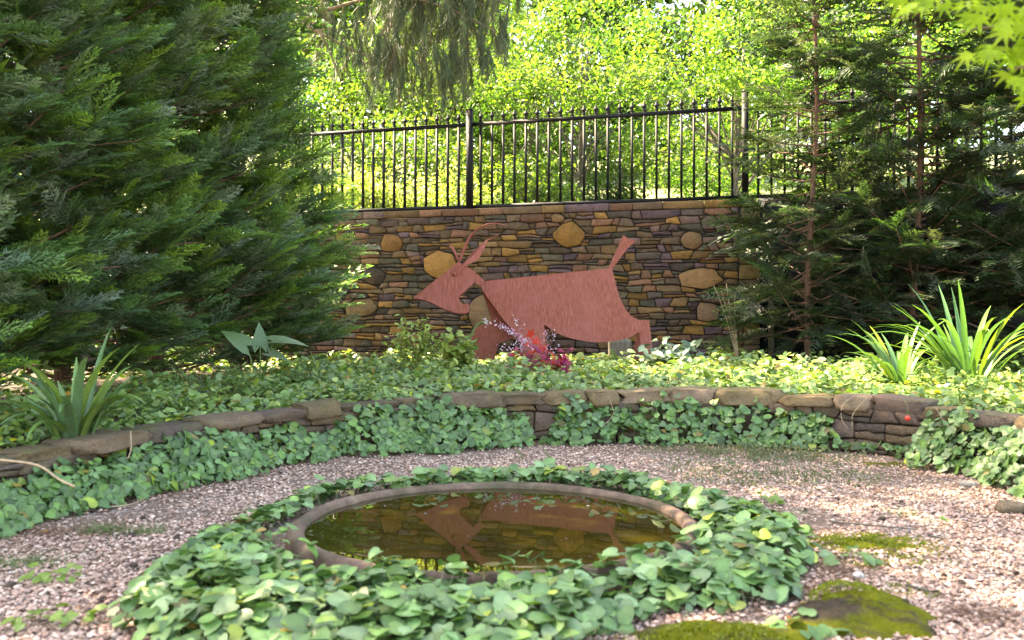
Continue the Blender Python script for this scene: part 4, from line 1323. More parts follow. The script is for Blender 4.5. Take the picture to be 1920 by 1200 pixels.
big_leaf(512, 640, 8.3, 0.34, (0.0, -0.35, 0.95), (1, 0.05, 0.0), (0.12, 0.19, 0.09), arum)
big_leaf(505, 662, 8.3, 0.21, (0.1, -0.6, 0.8), (1, -0.2, -0.2), (0.12, 0.18, 0.10), arum)

# ------------------------------------------------------------------ red leaved plant with pink blossom
hc = on_bed(1008, 9.5)
heu = empty('coral_bells_plant', tuple(hc), 'red and purple leaved plant with pink blossom sprays in front of the goat', 'plant')
r_ = np.random.default_rng(21)
REDS = np.array([(0.22, 0.014, 0.035), (0.30, 0.02, 0.07), (0.13, 0.01, 0.03), (0.50, 0.035, 0.015), (0.28, 0.025, 0.11)])
LOB = star(5)
lobe_me = []
for k in range(5):
    V = LOB[0] * np.array([1, 1.1, 1]); lobe_me.append(make_mesh('leaf', V, LOB[1], M['red'], np.tile(REDS[k], (len(V), 1))))
def put_leaf(me, p, nrm, head, size, parent, name='leaf'):
    Mx = frames(np.array([nrm], float), np.array([head], float))[0]
    o = bpy.data.objects.new(name, me); COL.objects.link(o); o.parent = parent
    m = Matrix([list(Mx[i] * size) + [p[i] - parent.location[i]] for i in range(3)] + [[0, 0, 0, 1]])
    o.matrix_local = m
    return o
for k in range(115):
    a = r_.uniform(0, 2 * math.pi); d = 0.33 * math.sqrt(r_.random()); hgt = r_.uniform(0.12, 0.36)
    put_leaf(lobe_me[r_.integers(5)], hc + np.array([d * math.cos(a) * 1.1, d * math.sin(a) * 0.7, hgt]), np.array([0.4 * math.cos(a), -0.5, 0.8]) + r_.normal(0, 0.3, 3), (math.cos(a), math.sin(a), -0.2), r_.uniform(0.075, 0.13), heu)
for (px, py) in [(995, 640), (1004, 648), (988, 650), (1012, 658), (1000, 660), (1052, 672), (1062, 678), (1045, 680), (1065, 700), (1000, 632)]:
    put_leaf(lobe_me[3], at(px, py, 9.4), r_.normal(0, 0.3, 3) + np.array([0, -0.8, 0.5]), (r_.normal(), 0, 0.6), r_.uniform(0.09, 0.14), heu)
sa, fa = Acc(), Acc()
M['blossom'] = leaf_mat('pink_blossom', 0.6, 0.3, 0.2, (1.1, 1, 1.05))
for k in range(16):
    tipx, tipy = r_.uniform(925, 1045), r_.uniform(575, 665)
    if k < 5: tipx, tipy = 925 + 14 * k, 603 + 9 * k
    tip = at(tipx, tipy, 9.4)
    pts = bez(hc + (0, 0, 0.05), (hc + tip) / 2 + np.array([0.03, 0, 0.22 if k < 5 else 0.1]), tip, 8)
    tube(sa, pts, np.linspace(0.003, 0.0015, 8), (0.25, 0.07, 0.07), 3, False)
    m = 34 if k < 5 else 18
    s = r_.uniform(0.62 if k < 5 else 0.7, 1, m)
    b = np.stack([np.interp(s, np.linspace(0, 1, 8), pts[:, i]) for i in range(3)], -1) + r_.normal(0, 0.018, (m, 3))
    pink = np.array([(0.62, 0.42, 0.55), (0.70, 0.60, 0.68), (0.50, 0.20, 0.32)])
    scatter(fa, DIAM[0] * [1, 1.5, 1], DIAM[1], b, frames(rand_unit(m, r_), rand_unit(m, r_)), r_.uniform(0.016, 0.03, m), pink[r_.integers(3, size=m)])
sa.build('flower_stalks', M['red'], heu)
tag(fa.build('blossom', M['blossom'], heu), kind='stuff')

# ------------------------------------------------------------------ other plants of the bed
def leafy_plant(name, px, Y, label, cols, h, rad, n, leaf, tpl=OVAL, cat='plant', seed=1, mat='cover', stem_n=9, lo=0.25, group=None, nb=(0, -0.3, 0.9)):
    r = np.random.default_rng(seed)
    b = on_bed(px, Y)
    t = empty(name, tuple(b), label, cat, group)
    sa, la = Acc(), Acc()
    for k in range(stem_n):
        a = r.uniform(0, 2 * math.pi); q = rad * math.sqrt(r.random())
        tip = b + np.array([q * math.cos(a), q * math.sin(a) * 0.6, h * r.uniform(0.55, 1.0)])
        pts = bez(b + r.normal(0, 0.03, 3) * (1, 1, 0), (b + tip) / 2 + np.array([0, 0, 0.15 * h]), tip, 7)
        tube(sa, pts, np.linspace(0.005, 0.002, 7), (0.12, 0.16, 0.06), 4, False)
        m = n // stem_n
        s = r.uniform(lo, 1, m)
        p = np.stack([np.interp(s, np.linspace(0, 1, 7), pts[:, i]) for i in range(3)], -1) + r.normal(0, 0.35 * leaf + 0.02, (m, 3))
        cc = cols[r.integers(len(cols), size=m)] * r.uniform(0.75, 1.25, (m, 1))
        scatter(la, tpl[0], tpl[1], p, frames(unit(np.array(nb) + r.normal(0, 0.4, (m, 3))), rand_unit(m, r)), r.uniform(0.7, 1.2, m) * leaf, cc)
    sa.build('stems', M['strap'], t)
    tag(la.build('foliage', M[mat], t), kind='stuff')
    return t
YG = np.array([(0.26, 0.34, 0.06), (0.32, 0.37, 0.08), (0.17, 0.26, 0.06)])
leafy_plant('yellow_green_shrub', 785, 10.4, 'loose yellow green shrub with small leaves below the goat muzzle', YG, 0.72, 0.5, 620, 0.07, seed=31, cat='shrub', stem_n=14)
leafy_plant('leafy_plant', 862, 10.0, 'small light green plant between the shrub and the goat front leg', YG * 0.85, 0.55, 0.28, 260, 0.075, seed=33, tpl=HEART)
BLU = np.array([(0.11, 0.17, 0.12), (0.14, 0.20, 0.15), (0.09, 0.14, 0.09)])
leafy_plant('grey_leaved_plant', 1262, 10.6, 'low plant with grey green pointed leaves beside the goat hind leg', BLU, 0.27, 0.38, 190, 0.17, seed=35, stem_n=14, lo=0.6)
WHT = np.array([(0.16, 0.22, 0.08), (0.24, 0.26, 0.14), (0.11, 0.18, 0.06)])
leafy_plant('leafy_plant', 1432, 10.2, 'bright small leaved plant below the wall corner and timber stake', WHT, 0.28, 0.18, 120, 0.07, seed=37)
leafy_plant('leafy_plant', 1530, 10.0, 'small plant with cream edged leaves under the conifer with reddish trunk', WHT * 1.1, 0.25, 0.3, 200, 0.06, seed=38)
leafy_plant('leafy_plant', 1625, 9.4, 'leafy plant with orange tinged tips beside the arching strap leaves', WHT, 0.32, 0.25, 190, 0.065, seed=39)
FER = np.array([(0.11, 0.17, 0.05), (0.14, 0.20, 0.06)])
leafy_plant('feathery_plant', 398, 7.9, 'feathery light green plant with tiny pink flowers at the hedge foot', FER, 0.36, 0.42, 520, 0.035, seed=41, stem_n=20, tpl=DIAM)
leafy_plant('feathery_plant', 590, 9.4, 'feathery green plant in the bed between arrow leaved plant and shrub', FER, 0.24, 0.5, 420, 0.04, seed=42, stem_n=20, tpl=DIAM)

# grassy blades
r_ = np.random.default_rng(55)
for (px, Y, n, L, lb) in [(1305, 9.4, 9, 0.28, 'small tuft of yellow green blades in the bed right of the goat'), (455, 8.0, 10, 0.38, 'tuft of thin upright green blades below the arrow leaved plant'), (885, 10.1, 7, 0.5, 'tuft of slender blades beside the goat front leg'), (600, 10.2, 6, 0.4, 'tuft of fine blades at the foot of the last cypress')]:
    b = on_bed(px, Y)
    t = empty('grass_tuft', tuple(b), lb, 'grass tuft', 'grass tufts in the bed')
    for k in range(n):
        blade(None, b + r_.normal(0, 0.03, 3) * (1, 1, 0), r_.uniform(0, 6.28), L * r_.uniform(0.7, 1.2), 0.018, r_.uniform(1.0, 1.5), r_.uniform(0.2, 1.4), (0.13, 0.20, 0.05), M['strap'], r_, parent=t, segs=6)

# bending flower stem
b = on_bed(868, 10.2)
bs = empty('arching_stem', tuple(b), 'single thick green stem arching over with a small white flower head near the goat chest', 'flower stem')
sa = Acc(); tip = at(912, 603, 10.15)
pts = bez(b, at(878, 598, 10.2), tip, 10)
tube(sa, pts, np.linspace(0.016, 0.010, 10), (0.15, 0.22, 0.08), 6); sa.build('stem', M['strap'], bs)
fa = Acc(); m = 26
scatter(fa, DIAM[0] * [1, 1.4, 1], DIAM[1], tip + r_.normal(0, 0.022, (m, 3)), frames(rand_unit(m, r_), rand_unit(m, r_)), r_.uniform(0.015, 0.03, m), np.tile((0.6, 0.55, 0.6), (m, 1)))
tag(fa.build('flower', M['blossom'], bs), kind='stuff')

# dry twigs by the wall
b = on_bed(1386, 11.6)
dt = empty('dry_shrub', tuple(b), 'bare dry twigs standing in front of the wall right of the goat', 'dry shrub')
for (px, py, qx, qy) in [(1338, 535, 1365, 590), (1352, 545, 1372, 600), (1362, 532, 1368, 590), (1378, 550, 1374, 600), (1366, 560, 1376, 610), (1372, 575, 1382, 620)]:
    ta = Acc(); tube(ta, bez(b, at(qx, qy, 11.6), at(px, py, 11.58 + r_.uniform(-.1, .1)), 7), np.linspace(0.012, 0.004, 7), (1, 1, 1), 5)
    tw_ = ta.build('twig', M['dry'], dt)
    for j in range(3):
        s = bez(b, at(qx, qy, 11.6), at(px, py, 11.58), 7)[3 + j]
        ta = Acc(); tube(ta, [s, s + np.array([r_.uniform(-0.06, 0.06), 0, 0.07])], [0.003, 0.0015], (1, 1, 1), 4); ta.build('side_twig', M['dry'], tw_)

# ------------------------------------------------------------------ maple
r_ = np.random.default_rng(77)
mp_ = empty('maple_tree', (2.75, 2.5, 0), 'japanese maple with bright lime green star shaped leaves reaching in from the right', 'maple tree')
ta = Acc(); tube(ta, bez((2.75, 2.5, -0.1), (2.9, 2.5, 1.4), (2.6, 2.6, 2.9), 9), np.linspace(0.06, 0.03, 9), (1, 1, 1), 8); ta.build('trunk', M['bark_grey'], mp_)
mcol = [(0.22, 0.34, 0.02), (0.26, 0.37, 0.03), (0.18, 0.30, 0.02)]
mm = [make_mesh('leaf', STAR[0], STAR[1], M['maple'], np.tile(c, (len(STAR[0]), 1))) for c in mcol]
brs = [((2.7, 2.5, 2.0), at(1860, -70, 2.6), at(1690, -20, 2.5)), ((2.7, 2.5, 1.9), at(1960, 20, 2.6), at(1800, 60, 2.5)), ((2.75, 2.5, 1.8), at(2000, 100, 2.6), at(1890, 130, 2.5)), ((2.6, 2.6, 2.6), at(1900, -250, 2.8), at(1650, -150, 2.8)), ((2.6, 2.6, 2.4), at(2000, -150, 2.4), at(1800, -90, 2.3))]
for L in brs:
    la = Acc(); tube(la, bez(*L, 8), np.linspace(0.012, 0.003, 8), (1, 1, 1), 5); la.build('branch', M['bark_grey'], mp_)
spots = [(1668, 8), (1690, 2), (1712, 12), (1732, 20), (1700, 26), (1748, 6), (1765, 14), (1758, -8), (1815, 12), (1838, 8), (1862, 18), (1850, 34), (1885, 10), (1905, 25), (1880, 40), (1912, 50), (1895, 62), (1868, 50), (1845, 20),
         (1858, 88), (1880, 95), (1900, 88), (1872, 108), (1890, 118), (1912, 105), (1860, 100), (1895, 145), (1915, 150), (1905, 165), (1918, 172), (1890, 155), (1930, 140), (1935, 90), (1940, 30), (1925, 180)]
for (px, py) in spots + [(r_.uniform(1640, 2200), r_.uniform(-300, -25)) for _ in range(110)] + [(r_.uniform(1820, 2100), r_.uniform(-20, 120)) for _ in range(40)]:
    Y = r_.uniform(2.3, 2.75)
    nrm = np.array([-0.2, -0.75, 0.55]) + r_.normal(0, 0.28, 3)
    put_leaf(mm[r_.integers(3)], at(px, py - 12, Y), nrm, np.array([r_.normal(-0.1, 0.55), 0, -1.0]), r_.uniform(0.075, 0.105), mp_)

# ------------------------------------------------------------------ gravel pebbles and litter
oct_V = np.array([(1, 0, 0), (0, 1, 0), (-1, 0, 0), (0, -1, 0), (0.1, 0.1, 0.9), (0, 0, -0.8), (0.62, 0.62, 0.45), (-0.62, 0.62, 0.4), (-0.6, -0.65, 0.45), (0.62, -0.6, 0.4)])
oct_T = np.array([(0, 6, 4), (6, 1, 4), (1, 7, 4), (7, 2, 4), (2, 8, 4), (8, 3, 4), (3, 9, 4), (9, 0, 4), (0, 1, 6), (1, 2, 7), (2, 3, 8), (3, 0, 9)])
PEB = np.array([(0.40, 0.305, 0.265), (0.47, 0.375, 0.335), (0.54, 0.455, 0.415), (0.35, 0.245, 0.205), (0.31, 0.25, 0.22), (0.21, 0.145, 0.115), (0.45, 0.33, 0.285), (0.60, 0.53, 0.495)])
n = 150000
# denser where the camera is near
y = 2.7 + (rng.random(n) ** 1.15) * 4.9
x = rng.uniform(-1, 1, n) * (0.60 * y + 0.15)
d = wall_dist(x, y)
rc = np.hypot(x - PC[0], y - PC[1]); an = np.arctan2(y - PC[1], x - PC[0])
k = (d < -0.05) & (rc > ring_outer(an) - 0.22)
bare = smooth01((vnoise(x * 1.9, y * 2.3, 6) - 0.56) / 0.2) * 0.70
edge = smooth01((d + 0.75) / 0.4) * 0.5 * (x < 0.5) + smooth01((d + 0.45) / 0.3) * 0.45 * (x >= 0.5)
k &= rng.random(n) > np.clip(bare + edge, 0, 0.93)
x, y = x[k], y[k]
n = len(x)
if n > 37000: x, y = x[:37000], y[:37000]; n = 37000
sz = rng.uniform(0.0060, 0.0130, n) * (0.85 + 0.3 * vnoise(x * 8, y * 8, 3))
S3 = np.stack([sz * rng.uniform(0.85, 1.3, n), sz * rng.uniform(0.7, 1.05, n), sz * rng.uniform(0.5, 0.85, n)], -1)
nr = unit(np.array([0, 0, 1.0]) + rng.normal(0, 0.3, (n, 3)))
acc = Acc()
cc = PEB[rng.integers(len(PEB), size=n)] * rng.uniform(0.68, 1.12, (n, 1)) * np.array([1.17, 0.96, 0.84])
N_, kk = n, len(oct_V)
Mx = frames(nr, rand_unit(n))
Pp = np.einsum('nij,nkj->nki', Mx, oct_V[None] * S3[:, None, :]) + np.stack([x, y, sz * 0.35 + rng.uniform(0, 0.006, n)], -1)[:, None]
acc.add(Pp.reshape(-1, 3), (oct_T[None] + (np.arange(n) * kk)[:, None, None]).reshape(-1, 3), np.repeat(cc, kk, 0))
pb = acc.build('gravel', M['pebble'], smooth=True)
tag(pb, 'loose pink and white pebbles spread over the path', 'gravel', kind='stuff')

# dry needle litter
acc = Acc()
def gpx(px, py): return (px - CX) * CAMZ / (py - HY), CAMZ * F / (py - HY)
lit = []
for (px, py, sx, sy, n) in [(120, 1000, 0.22, 0.10, 900), (30, 1020, 0.2, 0.12, 500), (260, 935, 0.25, 0.10, 500), (420, 890, 0.3, 0.12, 500), (600, 855, 0.3, 0.15, 500), (800, 838, 0.4, 0.12, 600), (1080, 830, 0.5, 0.15, 600),
                            (1560, 1075, 0.14, 0.09, 600), (1480, 1110, 0.12, 0.08, 300), (1830, 1155, 0.09, 0.06, 350), (1650, 930, 0.2, 0.15, 250), (1700, 880, 0.25, 0.2, 350), (200, 1150, 0.2, 0.1, 300), (1500, 1000, 0.2, 0.2, 200)]:
    c = gpx(px, py); cx_, cy_ = c[0] / 1.0, c[1]
    lit.append(np.c_[rng.normal(cx_, sx, n), rng.normal(cy_, sy, n)])
lit.append(np.c_[rng.uniform(-3, 3.6, 6000), rng.uniform(2.6, 7.5, 6000)])
qs = rng.uniform(s0, s1, 5200); Pq, Tq, Nq = path_at(qs)
lit.append(Pq - Nq * (0.35 + np.abs(rng.normal(0, 0.28, (5200, 1)))))
qa = rng.uniform(0, 6.283, 2600)
lit.append(PC + np.c_[np.cos(qa), np.sin(qa)] * (ring_outer(qa) + np.abs(rng.normal(0, 0.10, 2600)) - 0.05)[:, None])
q = np.vstack(lit)
k = (wall_dist(q[:, 0], q[:, 1]) < -0.04) & (np.hypot(q[:, 0] - PC[0], q[:, 1] - PC[1]) > 1.08)
q = q[k]; n = len(q)
a = rng.uniform(0, math.pi, n); l = rng.uniform(0.03, 0.085, n)
dirv = np.stack([np.cos(a), np.sin(a), rng.normal(0, 0.12, n)], -1)
sidev = np.stack([-np.sin(a), np.cos(a), 0 * a], -1) * 0.0016
b = np.c_[q, rng.uniform(0.008, 0.022, n)]
V = np.stack([b - dirv * l[:, None] / 2 - sidev, b - dirv * l[:, None] / 2 + sidev, b + dirv * l[:, None] / 2], 1).reshape(-1, 3)
col = np.array([(0.17, 0.085, 0.05), (0.13, 0.065, 0.04), (0.22, 0.13, 0.08), (0.10, 0.05, 0.035)])[rng.integers(4, size=n)]
acc.add(V, np.arange(n * 3).reshape(-1, 3), np.repeat(col, 3, 0))
tag(acc.build('needle_litter', M['litter']), 'dry brown pine needles scattered over the gravel', 'litter', kind='stuff')

def ground_words(px, py):
    if px < 560 and py < 950: return 'between the basin leaves and the violet edging', 'beside the edging'
    if px < 560: return 'near the small clover like weeds', 'near the weeds'
    if py < 950: return 'between the creeping thyme and the low wall', 'near the thyme'
    if py < 1000: return 'beside the long thin dark twig', 'near the dark twig'
    return 'around the moss mat and the mossy stone', 'near the moss'
# cones
cone_V, cone_T = ICO2
pv = cone_V * np.array([1, 1, 1.25]) * (1 + 0.34 * np.sin(np.arange(len(cone_V)) * 2.4))[:, None]
M['cone'] = plain_mat('cone_scales', (0.055, 0.035, 0.026), 0.9, 0.5, 80, bstr=0.6)
cme = make_mesh('pine_cone', pv, cone_T, M['cone'])
for (px, py) in [(330, 920), (352, 915), (268, 975), (250, 1068), (505, 885), (525, 890), (470, 900), (245, 1010), (20, 1105), (165, 1155), (190, 1130), (1480, 1060), (1640, 955), (1690, 945), (1770, 1085), (1905, 1080), (1805, 1100), (1655, 978), (1510, 960), (1570, 940), (1400, 890), (1610, 915), (330, 1015), (420, 905), (560, 870)]:
    gx, gy = gpx(px, py)
    if wall_dist(np.array([gx]), np.array([gy]))[0] > -0.06: continue
    o = bpy.data.objects.new('pine_cone', cme); COL.objects.link(o)
    o.location = (gx, gy, 0.014); o.rotation_euler = (rng.uniform(0.8, 2.2), rng.uniform(0, 6), rng.uniform(0, 6)); s = rng.uniform(0.009, 0.015); o.scale = (s, s, s)
    lb, gr = ground_words(px, py)
    tag(o, 'small dark cone lying on the gravel ' + lb, 'pine cone', 'cones on the gravel ' + gr)

# fallen leaves
M['dead'] = leaf_mat('dead_leaf', 0.7, 0.2, 0.3, (1.2, 0.9, 0.5))
dl = [make_mesh('fallen_leaf', OVAL[0] * [1, 1.2, 1], OVAL[1], M['dead'], np.tile(c, (7, 1))) for c in [(0.30, 0.13, 0.04), (0.24, 0.09, 0.05), (0.36, 0.22, 0.10)]]
for (px, py) in [(283, 1033), (188, 1115), (145, 1147), (92, 1003), (280, 985), (1640, 925), (1725, 890), (1600, 985), (1655, 1010), (1475, 1165), (1850, 1178), (1700, 885), (540, 940), (1790, 960), (1880, 1150)]:
    gx, gy = gpx(px, py)
    o = bpy.data.objects.new('fallen_leaf', dl[rng.integers(3)]); COL.objects.link(o)
    o.location = (gx, gy, 0.02); o.rotation_euler = (rng.uniform(-.3, .3), rng.uniform(-.3, .3), rng.uniform(0, 6)); s = rng.uniform(0.03, 0.055); o.scale = (s, s, s)
    lb, gr = ground_words(px, py)
    tag(o, 'dry orange brown leaf fallen on the gravel ' + lb, 'fallen leaf', 'fallen leaves on the gravel ' + gr)

# fallen twigs
for k, (pts, lb) in enumerate([([(198, 957), (240, 953), (275, 940)], 'pale curved twig on the gravel beside the left leafy edging'), ([(270, 1060), (300, 1052)], 'short dark twig on the gravel left of the basin'), ([(1560, 985), (1640, 992), (1720, 1000)], 'long thin dark twig on the gravel above the moss'), ([(1740, 1010), (1775, 1018)], 'short dark twig on the gravel right of the moss'), ([(1700, 1105), (1745, 1118)], 'small brown twig on the gravel beside the mossy stone'), ([(430, 970), (460, 963), (470, 950)], 'thin brown twig on the gravel close to the basin leaves')]):
    ta = Acc(); q = np.array([(*gpx(*p), 0.018) for p in pts])
    if len(q) == 3: q = catmull(np.array(q), 4)
    tube(ta, q, np.linspace(0.006, 0.003, len(q)), (1, 1, 1), 5)
    tag(ta.build('fallen_twig', M['dry'] if k in (0, 5) else M['bark_grey']), lb, 'twig')
q = np.array([at(0, 862, 3.75), at(70, 872, 3.7), at(110, 898, 3.65), at(140, 912, 3.6)])
ta = Acc(); tube(ta, np.stack([catmull(q, 4)[:, i] for i in range(3)], -1), 0.005, (1, 1, 1), 5)
tag(ta.build('dead_branch', M['dry']), 'pale dead branch lying over the left end of the low wall', 'branch')

# ------------------------------------------------------------------ moss and the mossy stone
def mound(name, px, py, rx, ry, h, label, seed, mat, tint, tint2=None, rot=0.0, cat='moss', n=34):
    gx, gy = gpx(px, py)
    r = np.random.default_rng(seed)
    V, T = [], []
    C = []
    ph = r.uniform(0, 6, 4)
    rings = 12
    V.append((0, 0, h)); C.append(np.array(tint))
    for i in range(1, rings + 1):
        for k in range(n):
            a = 2 * math.pi * k / n
            e = 1 + 0.06 * math.sin(17 * a + ph[2]) + 0.06 * math.sin(23 * a + ph[0]) + 0.18 * math.sin(2 * a + ph[0]) + 0.12 * math.sin(3 * a + ph[1]) + 0.10 * math.sin(7 * a + ph[2]) + 0.05 * math.sin(11 * a + ph[3])
            f = i / rings * e
            xx, yy = f * rx * math.cos(a), f * ry * math.sin(a)
            zz = h * (1 - (i / rings) ** 3.0) + 0.012 * h / 0.05 * (math.sin(xx * 45 + ph[1]) * math.sin(yy * 50 + ph[2])) * (1 - i / rings) + r.normal(0, 0.0035) - (0.012 if i == rings else 0)
            c, s = math.cos(rot), math.sin(rot)
            V.append((xx * c - yy * s, xx * s + yy * c, zz))
            w_ = 1.0 if tint2 is None else float(smooth01((vnoise(np.array(xx * 7.0), np.array(yy * 7.0), seed) + r.normal(0, 0.09) - 0.36) / 0.2))
            C.append(np.array(tint) * w_ + np.array(tint2 if tint2 is not None else tint) * (1 - w_))
    for k in range(n): T.append((0, 1 + k, 1 + (k + 1) % n))
    for i in range(rings - 1):
        for k in range(n):
            a, b = 1 + i * n + k, 1 + i * n + (k + 1) % n
            T += [(a, a + n, b + n), (a, b + n, b)]
    o = mobj(name, np.array(V) + np.array([gx, gy, 0.0]), T, mat, None, np.array(C), True)
    tag(o, label, cat)
    # moss tips
    return o
MG = (0.175, 0.19, 0.014)
mound('moss_patch', 1625, 1022, 0.27, 0.13, 0.016, 'bright yellow green moss mat on the gravel right of the basin', 3, M['moss'], MG, (0.12, 0.14, 0.02), -0.25)
mound('mossy_stone', 1620, 1160, 0.27, 0.24, 0.06, 'flat grey stone half covered in yellow moss at the gravel edge', 4, M['moss'], (0.175, 0.18, 0.014), (0.085, 0.062, 0.048), -0.3, 'stone')
mound('moss_patch', 1350, 1205, 0.30, 0.13, 0.05, 'mound of golden green moss below the basin leaves', 6, M['moss'], (0.175, 0.18, 0.014), (0.11, 0.105, 0.03), 0.1)
mound('moss_patch', 1660, 872, 0.22, 0.12, 0.012, 'thin green moss film on the gravel below the low wall', 8, M['moss'], (0.14, 0.15, 0.03), None, 0.2)
mound('moss_patch', 300, 1075, 0.09, 0.06, 0.02, 'small moss cushion peeping out of the leaves left of the basin', 9, M['moss'], MG)
# fuzz of moss tips
acc = Acc()
for (px, py, rx, ry, n, h) in [(1625, 1022, 0.34, 0.18, 3600, 0.018), (1700, 1050, 0.2, 0.12, 500, 0.008), (1600, 1060, 0.2, 0.1, 500, 0.008), (1700, 1110, 0.12, 0.1, 300, 0.006), (1350, 1205, 0.28, 0.12, 2200, 0.05), (1590, 1135, 0.15, 0.13, 1300, 0.08)]:
    gx, gy = gpx(px, py)
    a = rng.uniform(0, 6.283, n); q = np.sqrt(rng.random(n)) * rng.uniform(0.7, 1.3, n)
    xx, yy = gx + q * rx * np.cos(a), gy + q * ry * np.sin(a)
    kk = vnoise(xx * 17, yy * 21, 5) > 0.36
    xx, yy, q = xx[kk], yy[kk], q[kk]; n = len(xx)
    p = np.stack([xx, yy, np.maximum(h * (1 - q ** 3) * 0.95, 0.004)], -1)
    scatter(acc, DIAM[0], DIAM[1], p, frames_dir(unit(np.array([0, 0, 1.0]) + rng.normal(0, 0.6, (n, 3))), rand_unit(n)), rng.uniform(0.008, 0.018, n), np.array([(0.20, 0.225, 0.014), (0.15, 0.18, 0.016), (0.22, 0.215, 0.012)])[rng.integers(3, size=n)])
tag(acc.build('moss_tips', M['cover']), 'fine golden green moss shoots covering the mats and the stone', 'moss', kind='stuff')

# creeping thyme and grass on the gravel
acc = Acc()
for (px, py, sx, sy, n) in [(1380, 850, 0.30, 0.20, 2600), (1480, 862, 0.30, 0.22, 2200), (1430, 905, 0.35, 0.22, 1200), (1560, 900, 0.25, 0.2, 600), (1330, 880, 0.2, 0.2, 500)]:
    gx, gy = gpx(px, py)
    xx, yy = rng.normal(gx, sx, n), rng.normal(gy, sy, n)
    k = (wall_dist(xx, yy) < -0.05) & (vnoise(xx * 9, yy * 9, 4) > 0.42)
    xx, yy = xx[k], yy[k]; m = len(xx)
    p = np.stack([xx, yy, rng.uniform(0.004, 0.05, m)], -1)
    scatter(acc, DIAM[0], DIAM[1], p, frames_dir(unit(np.array([0, 0, 0.9]) + rng.normal(0, 0.7, (m, 3))), rand_unit(m)), rng.uniform(0.012, 0.03, m), np.array([(0.13, 0.15, 0.07), (0.16, 0.17, 0.09), (0.10, 0.12, 0.05)])[rng.integers(3, size=m)])
tag(acc.build('creeping_thyme', M['cover']), 'grey green creeping plant spreading over gravel near the right wall', 'ground cover', kind='stuff')
acc = Acc()
for (px, py, sx, sy, n) in [(190, 1000, 0.06, 0.04, 260), (265, 1003, 0.06, 0.035, 220), (50, 1060, 0.12, 0.05, 320), (400, 905, 0.06, 0.04, 100), (1690, 968, 0.05, 0.03, 70), (1240, 845, 0.15, 0.08, 160), (1490, 968, 0.06, 0.05, 60)]:
    gx, gy = gpx(px, py)
    b = np.c_[rng.normal(gx, sx, n), rng.normal(gy, sy, n), np.full(n, 0.005)]
    dd = unit(rng.normal(0, 0.9, (n, 3)) * [1, 1, 0] + np.array([0, 0, 0.8])); l = rng.uniform(0.03, 0.08, (n, 1))
    sd2 = unit(np.cross(dd, rand_unit(n))) * 0.0014
    acc.add(np.stack([b - sd2, b + sd2, b + dd * l], 1).reshape(-1, 3), np.arange(n * 3).reshape(-1, 3), (0.10, 0.165, 0.05))
tag(acc.build('grass', M['cover']), 'short fine grass sprouting through the gravel', 'grass', kind='stuff')

# weeds on the gravel
CLV = np.array([(0.14, 0.23, 0.04), (0.17, 0.26, 0.05)])
def weed(px, py, n, rad, leaf, label, group='small weeds in the gravel', cols=CLV):
    gx, gy = gpx(px, py)
    t = empty('small_weed', (gx, gy, 0), label, 'weed', group)
    wm = [make_mesh('leaf', HEART[0], HEART[1], M['cover'], np.tile(c, (len(HEART[0]), 1))) for c in cols]
    for k in range(n):
        a = rng.uniform(0, 6.28); d = rad * math.sqrt(rng.random())
        put_leaf(wm[k % len(wm)], np.array([gx + d * math.cos(a), gy + d * math.sin(a), rng.uniform(0.02, 0.06)]), np.array([0, -0.2, 1]) + rng.normal(0, 0.25, 3), (math.cos(a), math.sin(a), 0.1), leaf * rng.uniform(0.7, 1.2), t)
weed(95, 1090, 14, 0.09, 0.035, 'low bright green clover like weed on the left gravel')
weed(140, 1095, 5, 0.03, 0.03, 'tiny bright green weed next to the larger clover like weed')
weed(65, 1180, 10, 0.07, 0.04, 'bright green weed at the lower left gravel corner')
weed(150, 1178, 9, 0.06, 0.035, 'small green weed between the corner weed and the basin leaves')
weed(1600, 1062, 9, 0.10, 0.05, 'leafy violet seedling growing over the moss mat', cols=VIO[:3])
weed(1510, 1190, 10, 0.10, 0.05, 'violet seedling in front of the mossy stone', cols=VIO[:3])
weed(1440, 945, 8, 0.06, 0.04, 'upright green weed between basin leaves and thyme')
weed(1755, 985, 5, 0.05, 0.03, 'sparse small weed on the right gravel')

# rocks lying on the right
for (px, py, l, h, w, c, lb) in [(1895, 962, 0.17, 0.07, 0.14, (0.17, 0.125, 0.085), 'brown rock lying on the gravel below the right leafy clump'), (1815, 912, 0.12, 0.04, 0.08, (0.36, 0.31, 0.26), 'pale flat stone at the foot of the right leafy clump'), (1905, 915, 0.07, 0.09, 0.06, (0.38, 0.33, 0.25), 'pale upright stone beside the right leafy clump'), (1610, 1085, 0.05, 0.03, 0.04, (0.6, 0.55, 0.52), 'single larger white pebble below the moss mat'), (1345, 1000, 0.05, 0.03, 0.04, (0.3, 0.27, 0.25), 'grey pebble among the leaves right of the basin')]:
    gx, gy = gpx(px, py)
    V, T = rough_block(l, h, w, box=0.65, amp=0.09, base=ICO2)
    tag(mobj('loose_stone', V + np.array([gx, gy, h * 0.4]), T, M['stone'], None, np.tile(c, (len(V), 1))), lb, 'stone')

